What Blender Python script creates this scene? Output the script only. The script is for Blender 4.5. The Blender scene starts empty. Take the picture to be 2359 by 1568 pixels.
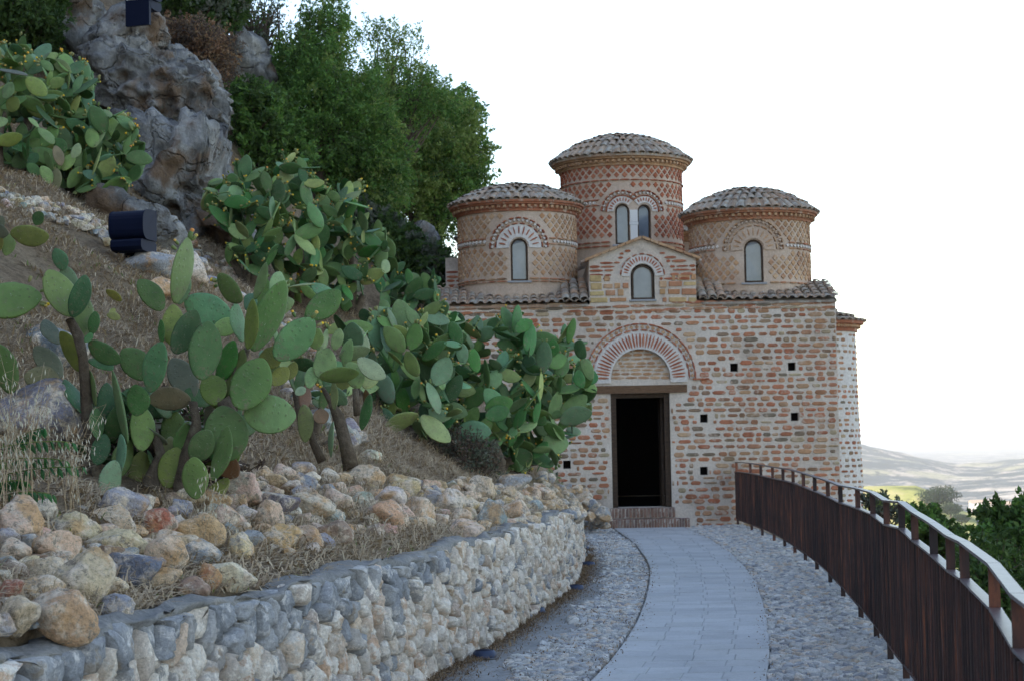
import bpy, math, random
import numpy as np
from mathutils import Matrix, Vector
random.seed(7); np.random.seed(7)
RN = np.random.RandomState(11)
scn = bpy.context.scene
# ------------------------------------------------------------------ camera, world, sun, exposure
FPX, CU, CV, EYE = 4155.0, 1179.2, 784.0, 1.65
PITCH = math.atan((1008 - CV) / FPX); ROLL = 0.018
F0 = np.array([0, math.cos(PITCH), math.sin(PITCH)])
R0 = np.array([1.0, 0, 0]); U0 = np.array([0, -math.sin(PITCH), math.cos(PITCH)])
RR = R0 * math.cos(ROLL) - U0 * math.sin(ROLL); UU = U0 * math.cos(ROLL) + R0 * math.sin(ROLL)
cam_d = bpy.data.cameras.new('camera'); cam = bpy.data.objects.new('camera', cam_d)
scn.collection.objects.link(cam); scn.camera = cam
cam_d.sensor_width = 36; cam_d.lens = 36 * FPX / 2358.4; cam_d.clip_start = 0.1; cam_d.clip_end = 400000
cam.matrix_world = Matrix(((RR[0], UU[0], -F0[0], 0), (RR[1], UU[1], -F0[1], 0), (RR[2], UU[2], -F0[2], EYE), (0, 0, 0, 1)))
cam_d.dof.use_dof = True; cam_d.dof.focus_distance = 12.0; cam_d.dof.aperture_fstop = 7.0

SUN_EL, SUN_AZ = math.radians(27), math.radians(-118)      # azimuth measured from +Y towards +X: the sun stands to the left and behind
sdir = Vector((math.sin(SUN_AZ) * math.cos(SUN_EL), math.cos(SUN_AZ) * math.cos(SUN_EL), math.sin(SUN_EL)))
world = bpy.data.worlds.new('World'); scn.world = world; world.use_nodes = True
wn = world.node_tree; wn.nodes.clear()
sky = wn.nodes.new('ShaderNodeTexSky'); sky.sky_type = 'NISHITA'; sky.sun_disc = False
sky.sun_elevation = SUN_EL; sky.sun_rotation = SUN_AZ
sky.air_density = 1.0; sky.dust_density = 0.4; sky.ozone_density = 1.0; sky.altitude = 300
bg = wn.nodes.new('ShaderNodeBackground'); bg.inputs[1].default_value = 0.15
wo = wn.nodes.new('ShaderNodeOutputWorld')
wn.links.new(sky.outputs[0], bg.inputs[0]); wn.links.new(bg.outputs[0], wo.inputs[0])
sl = bpy.data.lights.new('sun', 'SUN'); sl.energy = 3.0; sl.angle = math.radians(0.53); sl.color = (1.0, 0.93, 0.82)
so = bpy.data.objects.new('sun', sl); scn.collection.objects.link(so)
so.rotation_euler = sdir.to_track_quat('Z', 'Y').to_euler()
vs = scn.view_settings; vs.view_transform = 'Standard'; vs.look = 'None'; vs.gamma = 1.0; vs.use_curve_mapping = False
vs.exposure = 1.65
vs.use_white_balance = True; vs.white_balance_temperature = 7500; vs.white_balance_tint = 13
scn.cycles.max_bounces = 6; scn.cycles.volume_bounces = 0; scn.cycles.use_denoising = True

# ------------------------------------------------------------------ measuring helpers
def ray(u, v):
    d = F0 * FPX + RR * (u - CU) + UU * (CV - v)
    return d / d[1]
def P(u, v, Y):
    d = ray(u, v); return np.array([d[0] * Y, Y, EYE + d[2] * Y])
def G(u, v, z=0.0):
    d = ray(u, v); Y = (z - EYE) / d[2]; return np.array([d[0] * Y, Y, z])
def proj(p):
    q = np.asarray(p, float) - np.array([0, 0, EYE])
    return CU + FPX * (q @ RR) / (q @ F0), CV - FPX * (q @ UU) / (q @ F0)
# ------------------------------------------------------------------ noise
def _hash(ix, iy, iz, s):
    h = (ix * 374761393 + iy * 668265263 + iz * 2147483647 + s * 974634777) & 0xffffffff
    h = ((h ^ (h >> 13)) * 1274126177) & 0xffffffff
    return ((h ^ (h >> 16)) & 0xffff) / 32768.0 - 1.0
def vnoise(p, s=0):
    p = np.asarray(p, float); i = np.floor(p).astype(np.int64); f = p - i; f = f * f * (3 - 2 * f)
    r = 0
    for a in (0, 1):
        for b in (0, 1):
            for c in (0, 1):
                w = (f[:, 0] if a else 1 - f[:, 0]) * (f[:, 1] if b else 1 - f[:, 1]) * (f[:, 2] if c else 1 - f[:, 2])
                r = r + w * _hash(i[:, 0] + a, i[:, 1] + b, i[:, 2] + c, s)
    return r
def fbm(p, oct=4, s=0):
    r = 0; a = 1.0; p = np.asarray(p, float)
    for k in range(oct):
        r = r + a * vnoise(p, s + k); p = p * 2.03 + 7.1; a *= 0.5
    return r
# ------------------------------------------------------------------ object helpers
COL = scn.collection; WM = {}
def mesh(name, V, Fs, m=None, smooth=False):
    me = bpy.data.meshes.new(name)
    me.from_pydata([tuple(map(float, v)) for v in V] if not isinstance(V, np.ndarray) else V.tolist(), [], Fs if not isinstance(Fs, np.ndarray) else Fs.tolist())
    if m is not None:
        for q in (m if isinstance(m, (list, tuple)) else [m]): me.materials.append(q)
    if smooth: me.polygons.foreach_set('use_smooth', [True] * len(me.polygons))
    me.update(); return me
def put(name, data, parent=None, M=None):
    o = bpy.data.objects.new(name, data); COL.objects.link(o)
    M = Matrix.Identity(4) if M is None else M
    if parent is not None:
        o.parent = parent; o.matrix_parent_inverse = WM[parent.name].inverted()
    o.matrix_basis = M; WM[o.name] = M.copy(); return o
def thing(name, label, cat, loc=(0, 0, 0), group=None):
    o = put(name, None, None, Matrix.Translation(Vector([float(q) for q in loc]))); o['label'] = label; o['category'] = cat
    o.empty_display_size = 0.2
    if group: o['group'] = group
    return o
def tag(o, label, cat, group=None):
    o['label'] = label; o['category'] = cat
    if group: o['group'] = group
    return o
def structure(o): o['kind'] = 'structure'; return o
def stuff(o): o['kind'] = 'stuff'; return o
class MB:
    def __init__(s): s.V = []; s.F = []; s.n = 0
    def add(s, V, Fs):
        V = np.asarray(V, float); s.V.append(V); s.F += [tuple(int(i) + s.n for i in f) for f in Fs]; s.n += len(V)
    def box(s, lo, hi, R=None, c=None):
        x0, y0, z0 = lo; x1, y1, z1 = hi
        V = np.array([[x0,y0,z0],[x1,y0,z0],[x1,y1,z0],[x0,y1,z0],[x0,y0,z1],[x1,y0,z1],[x1,y1,z1],[x0,y1,z1]], float)
        if R is not None: V = V @ np.asarray(R).T
        if c is not None: V = V + np.asarray(c)
        s.add(V, [(0,3,2,1),(4,5,6,7),(0,1,5,4),(1,2,6,5),(2,3,7,6),(3,0,4,7)])
    def tube(s, pts, rads, n=6, cap=True):
        pts = np.asarray(pts, float); k = len(pts); base = s.n; V = []
        t = np.gradient(pts, axis=0); t /= np.linalg.norm(t, axis=1)[:, None] + 1e-9
        ref = np.array([0.3, 0.9, 0.1])
        for i in range(k):
            a = np.cross(t[i], ref); a /= np.linalg.norm(a) + 1e-9; b = np.cross(t[i], a)
            for j in range(n):
                q = 2 * math.pi * j / n; V.append(pts[i] + rads[i] * (a * math.cos(q) + b * math.sin(q)))
        Fs = [(i*n+j, i*n+(j+1)%n, (i+1)*n+(j+1)%n, (i+1)*n+j) for i in range(k-1) for j in range(n)]
        if cap: Fs += [tuple(range(n))[::-1], tuple((k-1)*n+j for j in range(n))]
        s.add(V, Fs)
    def out(s, name, m, parent=None, smooth=False):
        return put(name, mesh(name, np.vstack(s.V), s.F, m, smooth), parent)
# ------------------------------------------------------------------ materials
class NT:
    def __init__(s, name, rough=0.85, spec=0.3):
        s.m = bpy.data.materials.new(name); s.m.use_nodes = True; s.t = s.m.node_tree
        s.b = s.t.nodes['Principled BSDF']; s.b.inputs['Roughness'].default_value = rough
        s.b.inputs['Specular IOR Level'].default_value = spec
    def n(s, typ, **kw):
        q = s.t.nodes.new(typ)
        for k, v in kw.items(): setattr(q, k, v)
        return q
    def l(s, a, b): s.t.links.new(a, b)
    def pos(s): return s.n('ShaderNodeNewGeometry').outputs['Position']
    def obj(s): return s.n('ShaderNodeTexCoord').outputs['Object']
    def rnd(s):
        a = s.n('ShaderNodeNewGeometry').outputs['Random Per Island']; b = s.n('ShaderNodeObjectInfo').outputs['Random']
        return s.math('FRACT', s.math('ADD', a, b), 0)
    def math(s, op, a, b=0.0, clamp=False):
        q = s.n('ShaderNodeMath', operation=op, use_clamp=clamp)
        for i, x in enumerate((a, b)):
            if hasattr(x, 'links'): s.l(x, q.inputs[i])
            else: q.inputs[i].default_value = x
        return q.outputs[0]
    def noise(s, vec, scale, detail=4, rough=0.6, off=None, stretch=None, typ=None):
        if stretch or off is not None:
            mp = s.n('ShaderNodeVectorMath', operation='MULTIPLY_ADD'); s.l(vec, mp.inputs[0])
            mp.inputs[1].default_value = stretch or (1, 1, 1)
            if off is not None:
                cb = s.n('ShaderNodeCombineXYZ'); o3 = s.math('MULTIPLY', off, 57.0)
                for i in range(3): s.l(o3, cb.inputs[i])
                s.l(cb.outputs[0], mp.inputs[2])
            vec = mp.outputs[0]
        q = s.n('ShaderNodeTexNoise'); s.l(vec, q.inputs['Vector']); q.inputs['Scale'].default_value = scale
        q.inputs['Detail'].default_value = detail; q.inputs['Roughness'].default_value = rough
        return q.outputs['Fac']
    def ramp(s, fac, stops, interp='LINEAR'):
        q = s.n('ShaderNodeValToRGB'); q.color_ramp.interpolation = interp; e = q.color_ramp.elements
        while len(e) < len(stops): e.new(0.5)
        for i, (p, c) in enumerate(stops):
            e[i].position = p; e[i].color = (*c, 1) if len(c) == 3 else c
        s.l(fac, q.inputs[0]); return q.outputs[0]
    def sstep(s, fac, a, b):
        q = s.n('ShaderNodeMapRange', interpolation_type='SMOOTHSTEP'); s.l(fac, q.inputs[0])
        q.inputs[1].default_value = a; q.inputs[2].default_value = b; return q.outputs[0]
    def mix(s, fac, a, b, mode='MIX'):
        q = s.n('ShaderNodeMix', data_type='RGBA', blend_type=mode)
        for i, x in ((0, fac), (6, a), (7, b)):
            if hasattr(x, 'links'): s.l(x, q.inputs[i])
            else: q.inputs[i].default_value = (x if i == 0 else (*x, 1))
        return q.outputs[2]
    def color(s, c):
        if hasattr(c, 'links'): s.l(c, s.b.inputs['Base Color'])
        else: s.b.inputs['Base Color'].default_value = (*c, 1)
        return s
    def bump(s, h, strength=0.5, dist=0.01):
        q = s.n('ShaderNodeBump'); q.inputs['Strength'].default_value = strength; q.inputs['Distance'].default_value = dist
        s.l(h, q.inputs['Height']); s.l(q.outputs[0], s.b.inputs['Normal']); return s
def even(cols): return [((i + 0.5) / len(cols), c) for i, c in enumerate(cols)]
def piece_mat(name, cols, dark=0.75, light=1.15, scale=18, bump=0.4, bdist=0.006, patch=None, patch_amt=(0.55, 0.65), rough=0.9):
    t = NT(name, rough); r = t.rnd(); c = t.ramp(r, even(cols))
    n1 = t.noise(t.pos(), scale, 5, 0.65)
    c = t.mix(1.0, c, t.ramp(n1, [(0.3, (dark,)*3), (0.7, (light,)*3)]), 'MULTIPLY')
    nd = t.noise(t.pos(), .9, 6, .7); c = t.mix(1.0, c, t.ramp(nd, [(.32, (.66,.64,.62)), (.52, (1,)*3), (.7, (1.1,)*3)]), 'MULTIPLY')
    if patch is not None:
        n2 = t.noise(t.pos(), scale * 0.45, 5, 0.7, off=r)
        c = t.mix(t.sstep(n2, *patch_amt), c, patch)
    t.color(c).bump(t.noise(t.pos(), scale * 2.2, 6, 0.7), bump, bdist); return t.m
M = {}
M['brick'] = piece_mat('brick', [(.46,.16,.085),(.52,.22,.125),(.38,.13,.07),(.49,.29,.16),(.48,.19,.10),(.54,.36,.22),(.44,.18,.10),(.50,.24,.14),(.26,.13,.075),(.48,.38,.24),(.41,.19,.10),(.22,.17,.12)], scale=14, patch=(.52,.39,.30), patch_amt=(.52,.68))
M['stepbrick'] = piece_mat('step_brick', [(.30,.17,.12),(.35,.20,.14),(.26,.15,.11),(.38,.24,.18),(.24,.15,.12)], scale=14, patch=(.40,.34,.29), patch_amt=(.5,.65))
M['brick_tan'] = piece_mat('brick_tan', [(.50,.29,.16),(.55,.34,.20),(.47,.24,.12),(.58,.38,.23),(.44,.24,.14)], scale=14, patch=(.60,.48,.38), patch_amt=(.55,.75))
M['brick_yellow'] = piece_mat('brick_yellow', [(.52,.30,.16),(.62,.46,.22),(.45,.17,.09),(.58,.42,.26),(.48,.22,.12)], scale=14, patch=(.6,.5,.4), patch_amt=(.6,.75))
M['brick_red'] = piece_mat('brick_red', [(.38,.11,.055),(.43,.14,.07),(.32,.09,.05),(.46,.18,.10)], scale=14, patch=(.5,.33,.25), patch_amt=(.6,.75))
M['tile'] = piece_mat('roof_tile', [(.42,.29,.20),(.48,.35,.25),(.36,.26,.19),(.50,.30,.19),(.45,.36,.28),(.33,.26,.21)], scale=12, patch=(.40,.37,.31), patch_amt=(.48,.62), bump=.5)
t = NT('mortar', 0.95, .1); n1 = t.noise(t.pos(), 1.1, 7, .72); n2 = t.noise(t.pos(), 26, 5, .7)
c = t.ramp(n1, [(.3, (.40,.32,.26)), (.46, (.63,.53,.44)), (.7, (.73,.65,.57))]); c = t.mix(1.0, c, t.ramp(n2, [(.25, (.72,)*3), (.7, (1.12,)*3)]), 'MULTIPLY')
M['mortar'] = t.color(c).bump(n2, .7, .012).m
t = NT('plaster_white', 0.95, .1); n2 = t.noise(t.pos(), 22, 5, .7)
M['white'] = t.color(t.ramp(n2, [(.3, (.52,.46,.41)), (.7, (.74,.69,.64))])).bump(n2, .5, .006).m
t = NT('mortar_drum', 0.95, .1); n1 = t.noise(t.pos(), 1.6, 5, .7); n2 = t.noise(t.pos(), 30, 5, .7)
c = t.ramp(n1, [(.35, (.50,.36,.27)), (.65, (.60,.47,.37))]); c = t.mix(1.0, c, t.ramp(n2, [(.25, (.78,)*3), (.7, (1.12,)*3)]), 'MULTIPLY')
M['mortar_drum'] = t.color(c).bump(n2, .6, .008).m
t = NT('wood', 0.75, .3); n1 = t.noise(t.pos(), 9, 5, .6, stretch=(1, 1, 8)); M['wood'] = t.color(t.ramp(n1, [(.3, (.03,.018,.011)), (.7, (.085,.05,.03))])).bump(n1, .3, .004).m
t = NT('wood_beam', 0.75, .3); n1 = t.noise(t.pos(), 9, 5, .6, stretch=(1, 6, 8)); M['beam'] = t.color(t.ramp(n1, [(.3, (.09,.045,.022)), (.7, (.20,.11,.06))])).bump(n1, .3, .004).m
t = NT('window_glass', 0.12, .6); n1 = t.noise(t.pos(), 3, 3, .5); M['glass'] = t.color(t.ramp(n1, [(.3, (.10,.125,.155)), (.7, (.17,.20,.235))])).m
t = NT('inside_shade', 0.95, .1); M['dark'] = t.color((.008, .006, .005)).m  # near-black that paints the shade inside the room and wall holes
t = NT('lead_sill', .6, .3); M['lead'] = t.color((.30,.30,.31)).m
# limestone pieces
def stone_mat(name, cols, patch, ochre, scale=7, pa=(.50,.62), oa=(.58,.70)):
    t = NT(name, 0.92, .2); r = t.rnd(); c = t.ramp(r, even(cols))
    a = t.noise(t.pos(), scale, 6, .72, off=r); b = t.noise(t.pos(), scale * .6, 5, .65, off=t.math('ADD', r, 3.3)); d = t.noise(t.pos(), scale * 6, 6, .75)
    c = t.mix(t.sstep(a, *pa), c, patch); c = t.mix(t.sstep(b, *oa), c, ochre)
    vn = t.noise(t.pos(), scale * 2.2, 6, .8, off=r, stretch=(1,1,2.2)); c = t.mix(t.math('MULTIPLY', t.sstep(vn, .60, .68), .35), c, (.22,.22,.22)); c = t.mix(1.0, c, t.ramp(d, [(.3, (.70,)*3), (.5, (1.05,)*3), (.68, (1.3,)*3)]), 'MULTIPLY')
    h = t.math('ADD', t.math('MULTIPLY', d, .7), t.math('ADD', a, vn)); t.color(c).bump(h, .9, .016); return t.m
M['wallstone'] = stone_mat('wall_stone', [(.60,.50,.41),(.76,.63,.50),(.36,.34,.32),(.70,.51,.36),(.60,.53,.46),(.80,.69,.57),(.64,.42,.28),(.40,.38,.36),(.76,.60,.45)], (.84,.75,.64), (.48,.34,.23), 9, pa=(.46,.58))
M['topstone'] = stone_mat('wall_top_stone', [(.30,.305,.315),(.38,.375,.37),(.25,.26,.275),(.46,.44,.42),(.33,.33,.335)], (.64,.61,.58), (.38,.32,.26), 9, pa=(.52,.64))
M['cobble'] = stone_mat('cobble_stone', [(.54,.53,.50),(.34,.35,.37),(.68,.64,.57),(.27,.28,.30),(.60,.57,.52),(.56,.44,.34),(.74,.71,.66),(.44,.44,.44)], (.78,.74,.68), (.42,.33,.24), 12, pa=(.56,.7), oa=(.64,.74))
t = NT('boulder', .92, .2); oc = t.n('ShaderNodeObjectInfo'); r = oc.outputs['Random']
a = t.noise(t.pos(), 6, 6, .72, off=r); b = t.noise(t.pos(), 4, 5, .65, off=t.math('ADD', r, 3.3)); g = t.noise(t.pos(), 5, 6, .7, off=t.math('ADD', r, 7.7)); d = t.noise(t.pos(), 40, 6, .75)
c = t.mix(t.sstep(a, .46, .62), oc.outputs['Color'], (.82,.68,.53)); c = t.mix(t.math('MULTIPLY', t.sstep(b, .50, .66), .8), c, (.64,.37,.17)); c = t.mix(t.math('MULTIPLY', t.sstep(g, .60, .68), .7), c, (.29,.28,.27)); c = t.mix(t.sstep(t.noise(t.pos(), 16, 6, .8, off=r), .62, .54), (.34,.27,.20), c)
c = t.mix(1.0, c, t.ramp(d, [(.3, (.52,)*3), (.5, (1,)*3), (.68, (1.2,)*3)]), 'MULTIPLY')
M['boulder'] = t.color(c).bump(t.math('ADD', t.math('MULTIPLY', d, .5), a), 1.0, .045).m
t = NT('cliff_rock', .95, .15); a = t.noise(t.pos(), 1.1, 7, .72, stretch=(1, 1, .45)); b = t.noise(t.pos(), .8, 5, .65); d = t.noise(t.pos(), 7, 7, .75)
vo = t.n('ShaderNodeTexVoronoi', feature='DISTANCE_TO_EDGE'); wv = t.n('ShaderNodeVectorMath', operation='ADD')
cbn = t.n('ShaderNodeTexNoise'); cbn.inputs['Scale'].default_value = 1.5; cbn.inputs['Detail'].default_value = 4; t.l(t.pos(), cbn.inputs['Vector']); t.l(t.pos(), wv.inputs[0]); t.l(cbn.outputs['Color'], wv.inputs[1]); t.l(wv.outputs[0], vo.inputs['Vector']); vo.inputs['Scale'].default_value = 1.4
c = t.ramp(a, [(.3, (.07,.068,.065)), (.45, (.17,.166,.16)), (.58, (.34,.33,.31)), (.72, (.54,.51,.46))]); c = t.mix(t.sstep(b, .50, .64), c, (.20,.13,.085))
c = t.mix(t.math('MULTIPLY', t.sstep(t.noise(t.pos(), 2.3, 6, .8, stretch=(1,1,.6)), .44, .36), .8), c, (.10,.085,.075)); c = t.mix(1.0, c, t.ramp(d, [(.25, (.6,)*3), (.68, (1.15,)*3)]), 'MULTIPLY')
M['cliff'] = t.color(c).bump(t.math('ADD', t.math('ADD', a, t.math('MULTIPLY', d, .35)), t.math('MULTIPLY', t.sstep(vo.outputs['Distance'], .0, .05), .35)), 1.0, .14).m
t = NT('cement', .9, .2); n1 = t.noise(t.pos(), 1.6, 6, .7); n2 = t.noise(t.pos(), 24, 5, .7)
c = t.ramp(n1, [(.3, (.25,.25,.245)), (.7, (.38,.38,.37))]); c = t.mix(1.0, c, t.ramp(n2, [(.3, (.7,)*3), (.7, (1.1,)*3)]), 'MULTIPLY'); M['cement'] = t.color(c).bump(n2, .5, .01).m
t = NT('ledge_cement', .95, .15); n1 = t.noise(t.pos(), 4, 6, .7); n2 = t.noise(t.pos(), 34, 6, .75)
c = t.ramp(n1, [(.3, (.20,.195,.185)), (.5, (.29,.28,.265)), (.72, (.40,.365,.32))]); c = t.mix(1.0, c, t.ramp(n2, [(.3, (.6,)*3), (.7, (1.15,)*3)]), 'MULTIPLY'); M['ledge'] = t.color(c).bump(n2, .8, .02).m
t = NT('joint_mortar', .95, .1); n2 = t.noise(t.pos(), 30, 5, .7); M['joint'] = t.color(t.ramp(n2, [(.3, (.12,.095,.07)), (.7, (.30,.24,.18))])).bump(n2, .8, .02).m
t = NT('path_joint', .95, .1); t.color((.36,.36,.35)); M['pathjoint'] = t.m
t = NT('cobble_bed', .95, .1); n1 = t.noise(t.pos(), 2.2, 5, .7); n2 = t.noise(t.pos(), 40, 5, .7); c = t.ramp(n1, [(.35, (.30,.30,.29)), (.58, (.40,.39,.37)), (.68, (.36,.28,.19))]); c = t.mix(1.0, c, t.ramp(n2, [(.3, (.65,)*3), (.7, (1.1,)*3)]), 'MULTIPLY'); M['bed'] = t.color(c).bump(n2, .8, .015).m
t = NT('paver', .85, .25); r = t.rnd(); n1 = t.noise(t.pos(), 1.2, 5, .65); n2 = t.noise(t.pos(), 60, 4, .7)
c = t.ramp(r, even([(.47,.475,.47),(.51,.515,.51),(.43,.435,.435),(.49,.49,.475)])); n5 = t.noise(t.pos(), 5, 6, .75); c = t.mix(t.math('MULTIPLY', t.sstep(n5, .52, .68), .4), c, (.36,.34,.31)); c = t.mix(1.0, c, t.ramp(n1, [(.3, (.86,)*3), (.7, (1.08,)*3)]), 'MULTIPLY'); c = t.mix(1.0, c, t.ramp(n2, [(.3, (.85,)*3), (.7, (1.06,)*3)]), 'MULTIPLY'); M['paver'] = t.color(c).bump(n2, .4, .004).m
t = NT('dry_soil', .97, .1); n1 = t.noise(t.pos(), 1.3, 6, .7); n2 = t.noise(t.pos(), 14, 7, .78, stretch=(1, .6, 1)); n3 = t.noise(t.pos(), 70, 4, .8)
c = t.ramp(n1, [(.3, (.20,.135,.085)), (.5, (.36,.26,.17)), (.7, (.46,.35,.235))]); c = t.mix(1.0, c, t.ramp(n2, [(.3, (.45,)*3), (.68, (1.25,)*3)]), 'MULTIPLY'); M['soil'] = t.color(c).bump(t.math('ADD', n2, n3), 1, .05).m
t = NT('straw', .9, .2); r = t.rnd(); M['straw'] = t.color(t.ramp(r, even([(.40,.29,.18),(.50,.38,.25),(.32,.22,.14),(.56,.45,.30),(.44,.32,.20)]))).m
t = NT('litter', .9, .1); r = t.rnd(); M['litter'] = t.color(t.ramp(r, even([(.16,.09,.05),(.25,.15,.08),(.12,.075,.045),(.33,.23,.13)]))).m
def leaf_mat(name, cols):
    t = NT(name, .65, .25); t.color(t.ramp(t.rnd(), even(cols)))
    tr = t.n('ShaderNodeBsdfTranslucent'); mx = t.n('ShaderNodeMixShader'); mx.inputs[0].default_value = .3
    cc = t.ramp(t.rnd(), even([tuple(min(1, x * 1.4) for x in q) for q in cols])); t.l(cc, tr.inputs[0])
    t.l(t.b.outputs[0], mx.inputs[1]); t.l(tr.outputs[0], mx.inputs[2]); t.l(mx.outputs[0], t.t.nodes['Material Output'].inputs[0]); return t.m
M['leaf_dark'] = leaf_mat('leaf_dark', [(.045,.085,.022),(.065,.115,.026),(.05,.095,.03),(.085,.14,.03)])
M['leaf_green'] = leaf_mat('leaf_green', [(.085,.19,.04),(.12,.24,.045),(.075,.15,.045),(.16,.27,.05),(.10,.20,.05)])
M['leaf_olive'] = leaf_mat('leaf_olive', [(.16,.23,.05),(.20,.27,.06),(.12,.19,.045),(.24,.29,.09)])
M['leaf_grey'] = leaf_mat('leaf_grey', [(.11,.13,.09),(.14,.15,.10),(.09,.12,.075),(.16,.16,.12)])
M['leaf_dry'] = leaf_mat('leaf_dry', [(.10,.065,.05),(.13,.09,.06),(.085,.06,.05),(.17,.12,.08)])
M['leaf_rust'] = leaf_mat('leaf_rust', [(.22,.11,.06),(.28,.16,.08),(.18,.09,.05),(.32,.22,.12)])
M['leaf_far'] = leaf_mat('leaf_far', [(.024,.044,.020),(.034,.058,.024),(.018,.034,.018)])
M['frond'] = leaf_mat('frond_leaf', [(.025,.12,.035),(.03,.15,.04),(.02,.09,.03),(.05,.16,.035)])
t = NT('bark', .95, .1); n1 = t.noise(t.pos(), 12, 5, .7, stretch=(1, 1, .3)); M['bark'] = t.color(t.ramp(n1, [(.3, (.05,.035,.025)), (.7, (.15,.11,.08))])).bump(n1, .8, .02).m
# cactus
t = NT('cactus_pad', .62, .35); oc = t.n('ShaderNodeObjectInfo'); ob = t.obj(); r = oc.outputs['Random']
n1 = t.noise(ob, 3.0, 4, .6, off=r); n2 = t.noise(ob, 9, 6, .75, off=r)
vo = t.n('ShaderNodeTexVoronoi'); vo.inputs['Scale'].default_value = 9; vo.inputs['Randomness'].default_value = .35; vm = t.n('ShaderNodeVectorMath', operation='MULTIPLY'); t.l(ob, vm.inputs[0]); vm.inputs[1].default_value = (1, 0, 1); t.l(vm.outputs[0], vo.inputs['Vector'])
c = t.mix(1.0, oc.outputs['Color'], t.ramp(n1, [(.3, (.78,.80,.78)), (.7, (1.22,1.18,1.15))]), 'MULTIPLY')
sz = t.n('ShaderNodeSeparateXYZ'); t.l(ob, sz.inputs[0])
scar = t.math('MULTIPLY', t.sstep(n2, .50, .66), t.ramp(sz.outputs['Z'], [(0, (1,)*3), (.22, (.7,)*3), (.55, (.22,)*3)])); c = t.mix(scar, c, (.20,.15,.10))
n4 = t.noise(ob, 26, 3, .6, off=t.math('ADD', r, 2.2)); c = t.mix(t.math('MULTIPLY', t.sstep(n4, .66, .74), .75), c, (.42,.42,.36))
c = t.mix(t.sstep(vo.outputs['Distance'], .20, .07), c, t.mix(.62, c, (.12,.10,.06)))
M['pad'] = t.color(c).bump(t.math('ADD', t.sstep(vo.outputs['Distance'], .3, .0), n2), .4, .008).m
t = NT('cactus_stem', .9, .1); n1 = t.noise(t.pos(), 14, 6, .75); M['stem'] = t.color(t.ramp(n1, [(.3, (.07,.05,.035)), (.55, (.14,.105,.075)), (.72, (.20,.18,.12))])).bump(n1, .8, .03).m
t = NT('fruit_green', .6, .3); t.color(t.ramp(t.rnd(), even([(.10,.17,.05),(.18,.22,.07),(.26,.24,.09)]))); M['fruit'] = t.m
t = NT('flower', .6, .2); t.color(t.ramp(t.rnd(), even([(.75,.42,.03),(.80,.55,.04),(.70,.26,.08),(.62,.45,.12)]))); M['flower'] = t.m
# steel fence
t = NT('rusty_steel', .62, .45); r = t.rnd(); n1 = t.noise(t.pos(), 5, 6, .7, off=r, stretch=(1, 1, .25)); n2 = t.noise(t.pos(), 60, 4, .7)
c = t.ramp(n1, [(.3, (.013,.008,.009)), (.48, (.036,.016,.014)), (.58, (.085,.031,.021)), (.68, (.21,.065,.03))]); c = t.mix(1.0, c, t.ramp(r, [(0, (.6,)*3), (1, (1.5,)*3)]), 'MULTIPLY')
M['steel'] = t.color(c).bump(n2, .4, .003).m
t = NT('rail_steel', .36, .6); n1 = t.noise(t.pos(), 18, 5, .7); t.color(t.ramp(n1, [(.35, (.06,.032,.032)), (.65, (.15,.10,.10))])).bump(n1, .2, .003)
M['rail'] = t.m
t = NT('navy_housing', .55, .12); t.color((.004,.008,.026)); M['navy'] = t.m
t = NT('clip_metal', .4, .5); t.color((.55,.57,.6)); M['clip'] = t.m
t = NT('lamp_panel', .4, .5); t.color((.62,.66,.68)); M['panel'] = t.m
t = NT('blue_housing', .5, .4); t.color((.025,.04,.085)); M['blue'] = t.m
# ------------------------------------------------------------------ plan lines of the place
def interp(pts):
    a = np.array(sorted([(p[1], p[0]) for p in pts])); return lambda Y: np.interp(Y, a[:, 0], a[:, 1])
wall_pts = [(-3.1, -2), (-2.75, 2)] + [tuple(G(u, v, .88)[:2]) for u, v in ((0,1499),(233,1438),(494,1368),(669,1336),(872,1288))] + \
           [tuple(G(u, v, 0)[:2]) for u, v in ((1075,1502),(1133,1466),(1207,1415),(1275,1370),(1312,1330),(1327,1285))] + [(.86, 25.2), (.80, 27.5)]
wall_x = interp(wall_pts)
pl = [(700,213),(780,270),(825,330),(843,370),(840,430),(825,500),(790,590),(740,670),(680,750),(605,829)]
pr = [(975,207),(1080,250),(1170,310),(1230,370),(1275,440),(1300,510),(1318,590),(1328,680),(1325,760),(1310,829)]
z3 = lambda p: G((1300 + .724 * p[0]) / 1.2755, (1400 + .724 * p[1]) / 1.2755)[:2]
PLp = [tuple(z3(p)) for p in pl]; PRp = [tuple(z3(p)) for p in pr]
PLp.append((PLp[-1][0] - 1.2, 7.0)); PRp.append((PRp[-1][0] - .25, 7.0)); PLp.append((-.95, 0)); PRp.append((.75, 0))
path_l, path_r = interp(PLp), interp(PRp)
fb = [(1232,205),(1270,228),(1308,250),(1352,278),(1395,295),(1440,327),(1490,355),(1590,430),(1640,470),(1695,530),(1755,590),(1915,829)]
FBp = [tuple(z3(p)) for p in fb] + [tuple(G(u, v, 1.12)[:2]) for u, v in ((2188,1231),(2220,1246),(2288,1296),(2358,1383))] + [(1.38, 4.0), (1.30, 1.0)]
FBp.append((4.12, 32.9))
_fa = np.array(sorted([(p[1], p[0]) for p in FBp])); _cf = np.polyfit(_fa[:, 0], _fa[:, 1], 3)
fence_x = lambda Y: np.where(np.asarray(Y) < 9.5, np.interp(Y, _fa[:, 0], _fa[:, 1]), np.polyval(_cf, Y) * np.clip((np.asarray(Y, float) - 9.5) / 3, 0, 1) + np.interp(Y, _fa[:, 0], _fa[:, 1]) * (1 - np.clip((np.asarray(Y, float) - 9.5) / 3, 0, 1)))
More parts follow.
